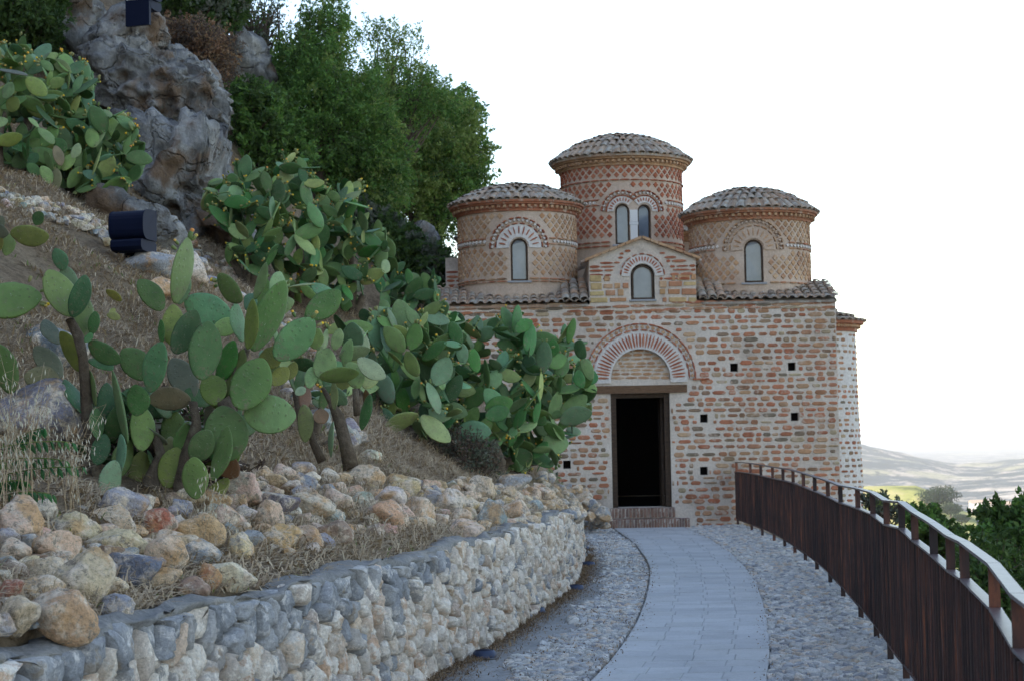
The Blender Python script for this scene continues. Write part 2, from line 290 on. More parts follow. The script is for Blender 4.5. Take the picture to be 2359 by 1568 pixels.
# ------------------------------------------------------------------ the hillside bank (thin-plate surface through measured points)
ctl = [P(*q) for q in [
    (0,1478,7.0),(233,1420,7.9),(494,1352,9.6),(700,1318,11.0),(900,1268,12.8),(1105,1232,15),(1250,1190,18.5),(1318,1165,22),
    (0,1330,8.6),(300,1290,9.6),(560,1225,11.5),(800,1180,13.5),(1050,1170,17),(1230,1150,21),
    (0,1180,10.2),(350,1165,11.5),(560,1095,14),(800,1080,17),(1000,1090,20),(1180,1105,23),(1270,1105,27),
    (0,900,13),(200,880,15),(420,800,17.5),(620,790,20),(760,830,22),(850,760,25),(930,740,28),
    (0,620,16),(180,570,18.5),(305,592,19.5),(450,650,21.5),(600,710,23),(700,765,25),
    (0,465,19),(150,475,20.5),(270,520,21.5),(430,585,24),(560,660,26),
    (0,380,23),(200,420,26),(400,440,29),(560,520,31),(700,640,31),(850,680,34),(960,700,36),(1020,740,34),
    (200,200,30),(400,180,33),(560,250,36),(700,450,39),(900,620,42),(0,100,30),(400,60,38),(540,190,39),(620,300,40),(800,460,44),(1000,600,47)]]
ctl += [np.array(q, float) for q in [(.75,26,.75),(.55,28,.80),(1.0,29.5,.40),(1.55,31.2,.08),(1.55,32.8,.12),(1.05,32.7,.42),(.55,32.6,.85),(.1,32,1.05),(-.6,32,1.35),(-1.2,32.6,1.9),(-2.75,2,.85),(-3.1,-2,.85),(-5,-2,2),(-5,3,2.2),
    (-10,0,6),(-10,10,6.3),(-14,20,13),(-22,5,24),(-22,30,22),(-40,0,46),(-40,40,40),(-60,-20,66),(-60,20,64),(-60,55,56),(-6,-20,8),(-30,-20,38),(-13,40,15),(-4,55,6),(-14,55,12),(-30,55,26),(0,42,4),(1,55,3)]]
ctl = np.array(ctl)
def _tps(r2): return np.where(r2 > 1e-9, .5 * r2 * np.log(r2 + 1e-9), 0)
_A = ctl[:, :2]; _n = len(_A); _K = _tps(((_A[:, None] - _A[None]) ** 2).sum(-1)) + np.eye(_n) * 0.6
_Pm = np.hstack([np.ones((_n, 1)), _A]); _L = np.block([[_K, _Pm], [_Pm.T, np.zeros((3, 3))]])
_w = np.linalg.solve(_L, np.concatenate([ctl[:, 2], np.zeros(3)]))
def bank_h(X, Y, rough=True):
    X = np.atleast_1d(np.asarray(X, float)).ravel(); Y = np.atleast_1d(np.asarray(Y, float)).ravel(); q = np.stack([X, Y], 1); out = np.zeros(len(q))
    for i in range(0, len(q), 20000):
        c = q[i:i+20000]; k = _tps(((c[:, None] - _A[None]) ** 2).sum(-1)); out[i:i+20000] = k @ _w[:_n] + _w[_n] + c @ _w[_n+1:]
    if rough:
        p = np.stack([X, Y, X * 0], 1); dd = np.clip((wall_x(Y) - .2 - X) / 1.0, 0, 1)
        out = out + dd * (fbm(p * 1.1, 4, 3) * .10 + fbm(p * 5, 3, 9) * .025)
    return out
bh1 = lambda x, y: float(bank_h([x], [y])[0])
def hit(u, v, Y0=6.0, Y1=60.0, dy=.06):
    """where the line of sight through a measured point meets the bank"""
    Y = np.arange(Y0, Y1, dy); d = ray(u, v); X = d[0] * Y; Z = EYE + d[2] * Y
    h = bank_h(X, Y, False); ok = np.where((h > Z) & (X < wall_x(Y) + .2))[0]
    if len(ok) == 0: return P(u, v, 30)
    i = ok[0]; return np.array([X[i], Y[i], h[i]])
gx = np.concatenate([np.arange(-60, -16, 1.2), np.arange(-16, -8, .4), np.arange(-8, 3, .13)]); gy = np.concatenate([np.arange(-20, 5, .8), np.arange(5, 34, .13), np.arange(34, 56, .45)])
GX, GY = np.meshgrid(gx, gy); HH = bank_h(GX.ravel(), GY.ravel()).reshape(GX.shape)
nx = len(gx); lim = np.where(GY < 27.5, wall_x(GY) - .16, np.where(GY < 33.2, np.interp(GY, [27.5, 29.5, 31.5, 33.2], [.72, .92, 1.15, 1.25]), -1.2))
lim = np.where(GY > 41, 3.0, lim)
keep = GX < lim + .27; GX = np.minimum(GX, lim); V = np.stack([GX.ravel(), GY.ravel(), HH.ravel()], 1); Fs = []
K = keep
for j in range(len(gy) - 1):
    row = K[j, :-1] & K[j, 1:] & K[j+1, :-1] & K[j+1, 1:]
    for i in np.where(row)[0]: a = j * nx + i; Fs.append((a, a + 1, a + nx + 1, a + nx))
used = np.unique(np.array(Fs)); remap = -np.ones(len(V), int); remap[used] = np.arange(len(used))
V = V[used]; Fs = [tuple(f) for f in remap[np.array(Fs)].tolist()]; ec = {}
for f in Fs:
    for i in range(4):
        e = (f[i], f[(i + 1) % 4]); k = (min(e), max(e)); ec[k] = None if k in ec else e
be = [e for e in ec.values() if e]; low = {}; V = V.tolist()
for e in be:
    for i in e:
        if i not in low: low[i] = len(V); x, y, z = V[i]; V.append((x, y, -60.0 if (x < -58 or y < -19 or y > 54) else -1.5))
Fs += [(e[1], e[0], low[e[0]], low[e[1]]) for e in be]
structure(put('hillside', mesh('hillside', V, Fs, M['soil'], True)))
# terrace floor, slope and valley
ys = np.arange(-6, 33.2, .5); L = [(wall_x(y) - .25 if y < 27.5 else -1.0, y, -.03) for y in ys]; Rr_ = [(float(fence_x(min(y, 32.9))) + .22, y, -.03) for y in ys]
V = []; 
for a, b in zip(L, Rr_): V += [a, b]
structure(put('ground', mesh('ground', V, [(2*i, 2*i+1, 2*i+3, 2*i+2) for i in range(len(ys) - 1)], M['bed'])))
offs = [(0, -.031), (.12, -.06), (.5, -.5), (1.5, -1.6), (4, -3.6), (10, -8.5), (25, -19), (45, -33)]
V = []; ys2 = np.concatenate([np.arange(-40, -6, 6), np.arange(-6, 34, 1.0), np.arange(34, 110, 6)])
for y in ys2:
    bx = float(fence_x(np.clip(y, -2, 32.9))) + .22
    if y > 33: bx = 6.9
    for k, (o, z) in enumerate(offs): V.append((bx + o, y, z + (0 if k < 3 else .35 * float(vnoise([[bx + o, y * .5, 0]])[0]) * min(1, o / 4))))
n_ = len(offs); structure(put('slope', mesh('slope', V, [(i*n_+j, i*n_+j+1, (i+1)*n_+j+1, (i+1)*n_+j) for i in range(len(ys2) - 1) for j in range(n_ - 1)], M['soil'], True)))
# far country: one sheet out to the horizon
rs = np.concatenate([np.geomspace(40, 700, 26), np.geomspace(740, 9000, 190), np.geomspace(9500, 110000, 20)])
az = np.concatenate([np.linspace(-178, 5, 60), np.linspace(6, 24, 240), np.linspace(25, 180, 60)])
RG, AG = np.meshgrid(rs, np.radians(az), indexing='ij'); XX = RG * np.sin(AG); YY = RG * np.cos(AG)
base = np.interp(np.log(RG), np.log([40, 300, 900, 1500, 2500, 4500, 9000, 110000]), [-33, -60, -95, -120, -135, -150, -160, -160])
p3 = np.stack([XX.ravel(), YY.ravel(), XX.ravel() * 0], 1)
N1 = fbm(p3 / 900, 5, 21).reshape(RG.shape); N2 = fbm(p3 / 220, 5, 31).reshape(RG.shape); rid = (1 - np.abs(fbm(p3 / 1100, 5, 41))).reshape(RG.shape)
uu = CU + FPX * np.tan(AG); bump_ = lambda x, c, w: np.exp(-((x - c) / w) ** 2)
vprof = np.interp(uu, [1500, 1950, 2030, 2110, 2200, 2280, 2358, 2600], [1010, 1025, 1040, 1055, 1076, 1074, 1062, 1045])      # skyline of the far range
yhz = 1008 - .018 * (uu - CU); front = np.cos(AG) > .3
zr = EYE - (vprof - yhz) * RG * np.cos(AG) / FPX
h = base + (14 * N1 * np.clip(RG / 1500, 0, 1) + 7 * N2 * np.clip(RG / 1200, 0, 1)) * np.clip((14000 - RG) / 4000, 0, 1)
wr = np.exp(-((np.log(RG / 6000)) / .30) ** 2)
zr = np.where(front & (uu > 1300) & (uu < 3000), zr, -70 + 25 * N1); wr = wr * np.clip(rid, .55, 1.0) ** .3
h = h * (1 - wr) + (zr + 14 * N2 + 10 * np.abs(N1)) * wr
wk = np.exp(-((RG - 1150) / 190) ** 2); zk = EYE - (np.interp(uu, [1700, 1990, 2100, 2160, 2210, 2300, 2420], [1150, 1119, 1119, 1142, 1178, 1205, 1200]) - yhz) * RG * np.cos(AG) / FPX
h = np.where(front & (uu > 1500) & (uu < 2600), np.maximum(h, h * (1 - wk) + (zk + 1.2 * N2) * wk), h)
V = np.stack([XX.ravel(), YY.ravel(), h.ravel()], 1); na = len(az)
Fs = [(i*na+j, i*na+j+1, (i+1)*na+j+1, (i+1)*na+j) for i in range(len(rs) - 1) for j in range(na - 1)]
t = NT('far_land', .95, .1); a = t.noise(t.pos(), .006, 8, .72); b = t.noise(t.pos(), .0022, 5, .6); d = t.noise(t.pos(), .03, 6, .7)
c = t.ramp(a, [(.44, (.025,.045,.055)), (.51, (.05,.075,.085)), (.55, (.30,.27,.24)), (.6, (.42,.38,.33)), (.7, (.58,.54,.49))]); c = t.mix(t.sstep(b, .56, .64), c, (.30,.29,.19)); c = t.mix(t.sstep(d, .54, .60), c, (.035,.05,.035))  # dark patches tinted bluish, some haze put into the land colour
gm = t.n('ShaderNodeNewGeometry'); sn = t.n('ShaderNodeSeparateXYZ'); t.l(gm.outputs['Normal'], sn.inputs[0]); c = t.mix(t.sstep(sn.outputs['Z'], .90, .78), c, (.50,.40,.27))
t.color(c).bump(t.noise(t.pos(), .02, 8, .75), 1, 12); M['far'] = t.m
t = NT('knoll_field', .95, .1); a = t.noise(t.pos(), .035, 7, .7); t.color(t.ramp(a, [(.35, (.10,.12,.05)), (.47, (.30,.31,.10)), (.6, (.40,.36,.17)), (.68, (.50,.42,.28))])).bump(a, 1, 4); kf = t.m
vm_ = mesh('valley', V, Fs, [M['far'], kf], True); q = ((np.abs(RG - 1120) < 300) & front & (uu > 1700) & (uu < 2240)); q = (q[:-1, :-1] & q[1:, 1:]).ravel(); vm_.polygons.foreach_set('material_index', q.astype(np.int32)); structure(put('valley', vm_))
t = NT('haze'); t.t.nodes.clear(); pv = t.n('ShaderNodeVolumePrincipled'); pv.inputs['Density'].default_value = 8e-5; pv.inputs['Color'].default_value = (.96, .98, 1, 1); pv.inputs['Anisotropy'].default_value = 0.0
ou = t.n('ShaderNodeOutputMaterial'); t.l(pv.outputs[0], ou.inputs['Volume'])
mb = MB(); mb.box((-120000, -120000, -240), (120000, 120000, 100)); stuff(mb.out('haze', t.m))
# far trees and farmhouses on the knoll
def blob_tree(name, label, c, r, h, parent_col, n=900, cat='tree', group=None):
    o = thing(name, label, cat, c, group); mb = MB(); mb.tube([c, c + np.array([0, 0, h * .5])], [r * .08, r * .04], 6); mb.out('trunk', M['bark'], o)
    q = RN.normal(size=(n, 3)); q /= np.linalg.norm(q, axis=1)[:, None]; q *= (RN.rand(n, 1) ** .4); q[:, 2] = q[:, 2] * .9
    q = q * (1 + .35 * vnoise(q * 2.2, int(abs(c[0])))[:, None]); p = c + np.array([0, 0, h * .6]) + q * np.array([r, r, h * .42])
    leaf_cloud('crown', p, r * .07, M[parent_col], o, RN); return o
def leaf_cloud(name, p, size, m, parent, rn, elong=1.0, axis=None, as_stuff=True):
    n = len(p); a = rn.normal(size=(n, 3)); a /= np.linalg.norm(a, axis=1)[:, None]
    if axis is not None: a = a * .8 + axis; a /= np.linalg.norm(a, axis=1)[:, None]
    b = np.cross(a, rn.normal(size=(n, 3))); b /= np.linalg.norm(b, axis=1)[:, None]
    s = size * rn.uniform(.6, 1.3, n)[:, None]
    V = np.stack([p - a * s * elong, p + b * s * .45, p + a * s * elong, p - b * s * .45], 1).reshape(-1, 3)
    me = bpy.data.meshes.new(name); me.vertices.add(4 * n); me.vertices.foreach_set('co', V.ravel().astype(np.float32)); me.loops.add(4 * n); me.loops.foreach_set('vertex_index', np.arange(4 * n, dtype=np.int32))
    me.polygons.add(n); me.polygons.foreach_set('loop_start', np.arange(0, 4 * n, 4, dtype=np.int32)); me.materials.append(m); me.update(calc_edges=True)
    o = put(name, me, parent)
    if as_stuff: stuff(o)
    return o
# ------------------------------------------------------------------ the church
def slab_variant(seed, n=10, bevel=.16, amp=.10):
    """an irregular hand-made brick, unit size: x +-.5, z +-.5, face at y = 1"""
    r = np.random.RandomState(seed); pts = []
    for i in range(n):
        a = 2 * math.pi * (i + .5) / n; c, s_ = math.cos(a), math.sin(a); k = .5 / max(abs(c), abs(s_)) ; k = min(k, .60)
        pts.append((c * k * (1 + r.uniform(-amp, amp * .5)), s_ * k * (1 + r.uniform(-amp, amp * .5))))
    pts = np.array(pts); V = [(x, 0, z) for x, z in pts] + [(x, .62 + r.uniform(-.1, .1), z) for x, z in pts] + [(x * (1 - bevel * .8), 1 + r.uniform(-.12, .08), z * (1 - bevel * 1.6)) for x, z in pts]
    Fs = []
    for k in (0, 1):
        for i in range(n): j = (i + 1) % n; Fs.append((k*n+i, k*n+j, (k+1)*n+j, (k+1)*n+i))
    Fs.append(tuple(2*n+i for i in range(n))); Fs = [f[::-1] for f in Fs]
    return np.array(V), Fs
def rect_variant(seed, amp=.04, bevel=.1):
    r = np.random.RandomState(seed); q = [(-.5,-.5),(.5,-.5),(.5,.5),(-.5,.5)]
    pts = np.array([(x * (1 + r.uniform(-amp, amp)), z * (1 + r.uniform(-amp, amp))) for x, z in q]); n = 4
    V = [(x, 0, z) for x, z in pts] + [(x, .7, z) for x, z in pts] + [(x * (1 - bevel), 1 + r.uniform(-.1, .1), z * (1 - bevel)) for x, z in pts]
    Fs = [(k*n+i, k*n+(i+1)%n, (k+1)*n+(i+1)%n, (k+1)*n+i) for k in (0, 1) for i in range(n)] + [(8, 9, 10, 11)]
    return np.array(V), [f[::-1] for f in Fs]
ROUGH = [slab_variant(i) for i in range(14)]; NEAT = [slab_variant(50 + i, 8, .08, .05) for i in range(8)]; RECT = [rect_variant(90 + i) for i in range(6)]
_mc = {}
def emit(name, variants, key, items, m, parent, limit=300, rank=None):
    """items: (variant index, 4x4 matrix). The first `limit` (largest) become parts, the rest one joined part."""
    if not items: return
    order = sorted(range(len(items)), key=rank or (lambda i: -abs(np.linalg.norm(items[i][1][:3, 0]) * np.linalg.norm(items[i][1][:3, 2]))))
    for i in order[:limit]:
        vi, Mx = items[i]; k = (key, vi, m.name)
        if k not in _mc: _mc[k] = mesh(name, variants[vi][0], variants[vi][1], m)
        put(name, _mc[k], parent, Matrix(Mx.tolist()))
    if len(order) > limit:
        mb = MB()
        for i in order[limit:]:
            vi, Mx = items[i]; V = variants[vi][0] @ Mx[:3, :3].T + Mx[:3, 3]; mb.add(V, variants[vi][1])
        stuff(mb.out(name, m, parent))
def frame_m(o, T, N, Zv, w, d, h, roll=0.0):
    T, N, Zv = map(lambda q: np.asarray(q, float), (T, N, Zv)); c, s = math.cos(roll), math.sin(roll)
    X = T * c + Zv * s; Z = -T * s + Zv * c; Mx = np.eye(4); Mx[:3, 0] = X * w; Mx[:3, 1] = N * d; Mx[:3, 2] = Z * h; Mx[:3, 3] = o; return Mx
class Plane:
    def __init__(s, o, n=(0, -1, 0)): s.o = np.array(o, float); s.n = np.array(n, float); s.t = np.array([-s.n[1] * 1.0, s.n[0], 0]) * 1.0; s.t = np.array([-n[1], n[0], 0.0])
    def pt(s, a, z, d=0): return s.o + s.t * a + np.array([0, 0, z]) + s.n * d
    def m(s, a, z, w, h, d, roll=0, out=0): return frame_m(s.pt(a, z, out), -s.t, s.n, (0, 0, 1), w, d, h, -roll)
class Cyl:
    def __init__(s, c, r, ph0=0.0): s.c = np.array(c, float); s.r = r; s.p0 = ph0
    def pt(s, a, z, d=0):
        q = a / s.r + s.p0; return np.array([s.c[0] + (s.r + d) * math.sin(q), s.c[1] - (s.r + d) * math.cos(q), z])
    def m(s, a, z, w, h, d, roll=0, out=0):
        q = a / s.r + s.p0; T = (-math.cos(q), -math.sin(q), 0); N = (math.sin(q), -math.cos(q), 0); return frame_m(s.pt(a, z, out), T, N, (0, 0, 1), w, d, h, -roll)
def arch_prism(S, a0, z0, w, z1, depth_in, depth_out, n=12):
    """solid with an arched top on surface S centred at a0 from z0 to z1"""
    r = w / 2; prof = [(a0 - r, z0), (a0 + r, z0)] + [(a0 + r * math.cos(math.pi * i / n), z1 - r + r * math.sin(math.pi * i / n)) for i in range(n + 1)]
    k = len(prof); V = [S.pt(a, z, depth_out) for a, z in prof] + [S.pt(a, z, -depth_in) for a, z in prof]
    return np.array(V), [tuple(range(k)), tuple(range(2*k-1, k-1, -1))] + [(i, k+i, k+(i+1)%k, (i+1)%k)[::1] for i in range(k)]
def cut(me_name, V, Fs, m, cutters, smooth=False):
    bme = mesh(me_name, V, Fs, m, smooth); o = bpy.data.objects.new('tmp', bme); COL.objects.link(o); tmp = []
    mb = MB()
    for c in cutters: mb.add(*c)
    if cutters:
        cm = mesh('cut', np.vstack(mb.V), mb.F, m); import bmesh
        b = bmesh.new(); b.from_mesh(cm); bmesh.ops.recalc_face_normals(b, faces=b.faces); b.to_mesh(cm); b.free()
        b = bmesh.new(); b.from_mesh(bme); bmesh.ops.recalc_face_normals(b, faces=b.faces); b.to_mesh(bme); b.free()
        co = bpy.data.objects.new('tmpc', cm); COL.objects.link(co); md = o.modifiers.new('b', 'BOOLEAN'); md.object = co; md.operation = 'DIFFERENCE'; md.solver = 'EXACT'
        dg = bpy.context.evaluated_depsgraph_get(); r = bpy.data.meshes.new_from_object(o.evaluated_get(dg)); bpy.data.objects.remove(co)
        r.name = me_name
    else: r = bme
    bpy.data.objects.remove(o); return r
def ring(S, a0, z0, r0, r1, d0, d1, n=20, a_from=0, a_to=math.pi):
    """half annulus slab on a surface"""
    V = []; Fs = []
    for i in range(n + 1):
        q = a_from + (a_to - a_from) * i / n
        for r, d in ((r0, d0), (r0, d1), (r1, d1), (r1, d0)): V.append(S.pt(a0 + r * math.cos(q), z0 + r * math.sin(q), d))
    for i in range(n):
        for j in range(4): Fs.append((i*4+j, i*4+(j+1)%4, (i+1)*4+(j+1)%4, (i+1)*4+j))
    Fs += [(0, 1, 2, 3), (n*4+3, n*4+2, n*4+1, n*4)]; return np.array(V), Fs
def voussoirs(S, a0, z0, rm, length, thick, n, depth, out, lo=0.0, hi=math.pi, jitter=.03, variants=NEAT):
    it = []
    for i in range(n):
        q = lo + (hi - lo) * (i + .5) / n + RN.uniform(-jitter, jitter) * .3
        it.append((RN.randint(len(variants)), S.m(a0 + rm * math.cos(q), z0 + rm * math.sin(q), length * RN.uniform(.86, 1.04), thick * RN.uniform(.8, 1.1), depth, q, out)))
    return it
Yf = 33.0
fx = lambda u, v: P(u, v, Yf)[0]; fz = lambda u, v: P(u, v, Yf)[2]
XL, XR = P(1013, 750, Yf)[0], P(1930, 900, Yf)[0]; ZE = 4.06; BACK = Yf + 7.3
church = thing('brick_church', 'small brick church with round tiled domes over lattice-patterned drums and a dark open doorway', 'church', ((XL + XR) / 2, Yf + 3.6, 0))
SF = Plane((0, Yf, 0))
door = (fx(1408, 1000), fx(1544, 1000)); dz0, dz1 = fz(1475, 1168), fz(1475, 905); AC = (fx(1475, 850)); AZ = fz(1475, 872)
gab = (fx(1357, 640), fx(1603, 640), fz(1480, 597), fx(1479, 600), fz(1479, 550))
zz2 = lambda x, y: (1215.2 + x * .3751, 666.4 + y * .3751)
holes = [P(*zz2(x, y), Yf) for x, y in ((1268,478),(1622,472),(1083,790),(1640,780),(1083,1112),(242,1074),(-60,478),(243,460))]
wn_c = P(1480, 650, Yf)[0]; wz0, wz1 = fz(1480, 690), fz(1480, 611); ww = fx(1505, 650) - fx(1455, 650)
# front wall body
prof = [(XL, -1.5), (XR, -1.5), (XR, ZE), (gab[1], ZE), (gab[1], gab[2]), (gab[3], gab[4]), (gab[0], gab[2]), (gab[0], ZE), (XL, ZE)]
k = len(prof); V = [(x, Yf, z) for x, z in prof] + [(x, Yf + .55, z) for x, z in prof]
Fs = [tuple(range(k)), tuple(range(2*k-1, k-1, -1))] + [(i, k+i, k+(i+1)%k, (i+1)%k) for i in range(k)]
cutters = [(np.array([(x, y, z) for y in (Yf - .5, Yf + 1) for x, z in ((door[0], dz0), (door[1], dz0), (door[1], dz1 + .002), (door[0], dz1 + .002))]), [(0,1,2,3),(7,6,5,4),(0,4,5,1),(1,5,6,2),(2,6,7,3),(3,7,4,0)]),
           arch_prism(SF, AC, AZ - .02, 1.08, AZ + .58, .10, .2, 16), arch_prism(SF, wn_c, wz0, ww + .04, wz1 + .02, .9, .2, 12)]
for hpt in holes[:6]: cutters.append((np.array([(hpt[0] + a, y, hpt[2] + b) for y in (Yf - .3, Yf + .4) for a, b in ((-.07,-.075),(.07,-.075),(.07,.075),(-.07,.075))]), cutters[0][1]))
fw = put('front_wall', cut('front_wall', V, Fs, M['mortar'], cutters), church)
for hpt in holes[:6]:
    mb = MB(); mb.box((hpt[0] - .068, Yf + .12, hpt[2] - .073), (hpt[0] + .068, Yf + .2, hpt[2] + .073)); mb.out('hole_shade', M['dark'], fw)  # dark box put into each hole, its colour stands for the shade
# side and back walls; room shell in near-black that paints its shade
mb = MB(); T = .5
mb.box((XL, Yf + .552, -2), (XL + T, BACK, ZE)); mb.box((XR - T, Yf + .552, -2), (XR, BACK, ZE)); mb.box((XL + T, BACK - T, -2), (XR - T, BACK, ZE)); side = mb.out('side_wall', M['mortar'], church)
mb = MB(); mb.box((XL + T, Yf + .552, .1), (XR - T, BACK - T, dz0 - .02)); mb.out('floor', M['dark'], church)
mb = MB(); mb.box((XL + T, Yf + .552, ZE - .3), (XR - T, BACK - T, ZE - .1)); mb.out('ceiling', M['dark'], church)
mb = MB(); mb.box((XL + T + .01, Yf + .57, dz0), (XL + T + .05, BACK - T - .01, ZE - .31)); mb.box((XR - T - .05, Yf + .57, dz0), (XR - T - .01, BACK - T - .01, ZE - .31)); mb.box((XL + T + .06, BACK - T - .06, dz0), (XR - T - .06, BACK - T - .01, ZE - .31)); mb.out('shade_lining', M['dark'], church)  # added black panels that paint the darkness seen through the doorway
# bricks of the front wall
def excluded(x, z, w, h):
    hw, hh = w / 2, h / 2
    if x + hw > door[0] - .015 and x - hw < door[1] + .015 and dz0 - .3 < z + hh and z - hh < dz1 + .0: return True
    if x + hw > fx(1366, 890) - .01 and x - hw < fx(1584, 890) + .01 and dz1 - .02 < z + hh and z - hh < dz1 + .16: return True
    if z + hh > AZ - .08 and math.hypot(max(0, abs(x - AC) - hw), max(0, z - hh - AZ)) < 1.02 and abs(x - AC) - hw < 1.0 and z - hh < AZ + 1.02: return True
    if x + hw > wn_c - ww / 2 - .06 and x - hw < wn_c + ww / 2 + .06 and z + hh > wz0 - .05 and z - hh < wz1 - ww / 2: return True
    if z + hh > wz1 - ww / 2 - .03 and math.hypot(max(0, abs(x - wn_c) - hw), max(0, z - hh - (wz1 - ww / 2))) < .47: return True
    for q in holes[:6]:
        if abs(x - q[0]) < hw + .08 and abs(z - q[2]) < hh + .085: return True
    if z < .36 and AC - .95 < x < AC + .95: return True
    return False
def top_at(x):
    if gab[0] < x < gab[1]: return gab[2] + (gab[4] - gab[2]) * (1 - abs(x - gab[3]) / (gab[1] - gab[3])) - .05
    return ZE
def courses(S, x0, x1, z0, z1, pitch, hb, wb, joint, exc, top, variants, depth=.022, wob=.012, skip=.05, corner=True):
    it = []; z = z0
    while z < z1:
        p = pitch * RN.uniform(.92, 1.08); x = x0 + RN.uniform(0, .02); first = True; ph = RN.uniform(0, 6)
        while x < x1 - .03:
            w = RN.uniform(*wb); w = min(w, x1 - x)
            zc = z + p / 2 + wob * math.sin(x * 1.7 + ph); h = min(hb * RN.uniform(.68, 1.15), p * .84)
            if RN.rand() < .06: h *= .6
            xc = x + w / 2
            if RN.rand() > skip or first:
                if zc + h / 2 < min(top(xc - w / 2), top(xc + w / 2)) and not exc(xc, zc, w, h):
                    it.append((RN.randint(len(variants)), S.m(xc, zc, w, h, depth * RN.uniform(.75, 1.3), RN.uniform(-.02, .02), -.008)))
                elif w > .12 and zc + h/2 < min(top(xc - w / 2), top(xc + w / 2)):
                    for xx in (xc - w / 4 - .01, xc + w / 4 + .01):
                        if not exc(xx, zc, w / 2 - .03, h): it.append((RN.randint(len(variants)), S.m(xx, zc, w / 2 - .03, h, depth, 0, -.008)))
            x += w + RN.uniform(*joint); first = False
        z += p
    return it
items = courses(SF, XL + .01, XR - .01, -.05, ZE - .16, .1085, .080, (.10, .27), (.022, .055), excluded, lambda x: ZE - .1, ROUGH)
# the long smooth courses beside the door jambs and under the eaves
rk = lambda items: (lambda i: (0 if (items[i][1][0, 3] > 1.0 and items[i][1][2, 3] > .9) or items[i][1][2, 3] > 3.6 else 1, -np.linalg.norm(items[i][1][:3, 0])))
emit('brick', ROUGH, 'rough', items, M['brick'], fw, 300, rk(items))
it = courses(SF, XL + .01, XR - .01, ZE - .15, ZE + .0, .07, .05, (.22, .36), (.012, .02), excluded, lambda x: ZE + .04, NEAT, depth=.03)
emit('eaves_brick', NEAT, 'neat', it, M['brick'], fw)
it = courses(SF, gab[0] + .005, gab[1] - .005, ZE + .0, ZE + .42, .135, .105, (.16, .34), (.03, .05), excluded, top_at, RECT, depth=.03, skip=0)
emit('large_brick', RECT, 'rect', it, M['brick_yellow'], fw)
it = courses(SF, gab[0] + .005, gab[1] - .005, ZE + .42, gab[4], .074, .048, (.16, .34), (.015, .03), excluded, top_at, NEAT, depth=.028, skip=0)
emit('gable_brick', NEAT, 'neat', it, M['brick_red'], fw)
# gable coping
mb = MB()
for a, b in ((gab[0] - .07, gab[3]), (gab[1] + .07, gab[3])):
    za = gab[2] - .03; zb = gab[4] + .0
    for k2 in range(7):
        t0, t1 = k2 / 7, (k2 + .94) / 7; xa, xb = a + (b - a) * t0, a + (b - a) * t1; z0_, z1_ = za + (zb - za) * t0, za + (zb - za) * t1
        s_ = sorted([(xa, z0_), (xb, z1_)]); (xa, z0_), (xb, z1_) = s_
        mb.add([(xa, Yf - .09, z0_), (xb, Yf - .09, z1_), (xb, Yf + .3, z1_), (xa, Yf + .3, z0_), (xa, Yf - .09, z0_ + .05), (xb, Yf - .09, z1_ + .05), (xb, Yf + .3, z1_ + .05), (xa, Yf + .3, z0_ + .05)], [(0,3,2,1),(4,5,6,7),(0,1,5,4),(1,2,6,5),(2,3,7,6),(3,0,4,7)])
mb.out('gable_coping', M['brick_tan'], church)
# door surround: arch
ar = MB(); ar.add(*ring(SF, AC, AZ, .545, .86, -.02, .035, 28)); ar.add(*ring(SF, AC, AZ, .862, .99, -.02, .02, 28))
for sx in (-1, 1): ar.box((AC + sx * .70 - .155, Yf - .033, AZ - .07), (AC + sx * .70 + .155, Yf + .02, AZ + .0))
arch = ar.out('door_arch', M['white'], church)
emit('voussoir', NEAT, 'neat', voussoirs(SF, AC, AZ, .70, .255, .036, 37, .022, .022), M['brick_red'], arch)
emit('arch_brick', NEAT, 'neat', voussoirs(SF, AC, AZ, .89, .032, .15, 18, .03, .012), M['brick_red'], arch)
it = []
for i in range(30):
    q = math.pi * (i + .5) / 30; it.append((RN.randint(6), SF.m(AC + .945 * math.cos(q), AZ + .945 * math.sin(q), .055, .055, .045, q + .785, .0)))
emit('sawtooth_brick', RECT, 'rect', it, M['brick_tan'], arch)
emit('arch_brick', NEAT, 'neat', voussoirs(SF, AC, AZ, 1.0, .034, .15, 20, .05, .0), M['brick_red'], arch)
it = [(RN.randint(6), SF.m(AC + 1.0 + .07 * k, AZ - .02 - .0 * k, .1, .03, .05, 0, 0)) for k in range(4)]
emit('arch_brick', NEAT, 'neat', it, M['brick_red'], arch)
it = courses(Plane((0, Yf + .10, 0)), AC - .53, AC + .53, AZ - .02, AZ + .56, .068, .05, (.14, .24), (.014, .02), lambda x, z, w, h: math.hypot(abs(x - AC) + w / 2, max(0, z + h / 2 - (AZ + .04))) > .545, lambda x: 9, NEAT, depth=.02, skip=0)
emit('tympanum_brick', NEAT, 'neat', it, M['brick_tan'], church)
mb = MB(); mb.box((fx(1368, 890), Yf - .035, dz1 + .004), (fx(1582, 890), Yf + .3, dz1 + .145)); mb.out('lintel', M['beam'], church)
mb = MB(); xa, xb = door
mb.box((xa + .002, Yf + .06, dz0 + .003), (xa + .10, Yf + .30, dz1 - .002)); fr = mb.out('door_frame', M['wood'], church)
mb = MB(); mb.box((xb - .10, Yf + .06, dz0 + .003), (xb - .002, Yf + .30, dz1 - .002)); mb.out('jamb', M['wood'], fr)
mb = MB(); mb.box((xa + .102, Yf + .08, dz1 - .08), (xb - .102, Yf + .28, dz1 - .004)); mb.out('head_rail', M['wood'], fr)
mb = MB(); mb.box((xb - .15, Yf + .31, dz0 + .01), (xb - .105, Yf + .85, dz1 - .02)); mb.out('door_leaf', M['wood'], church)
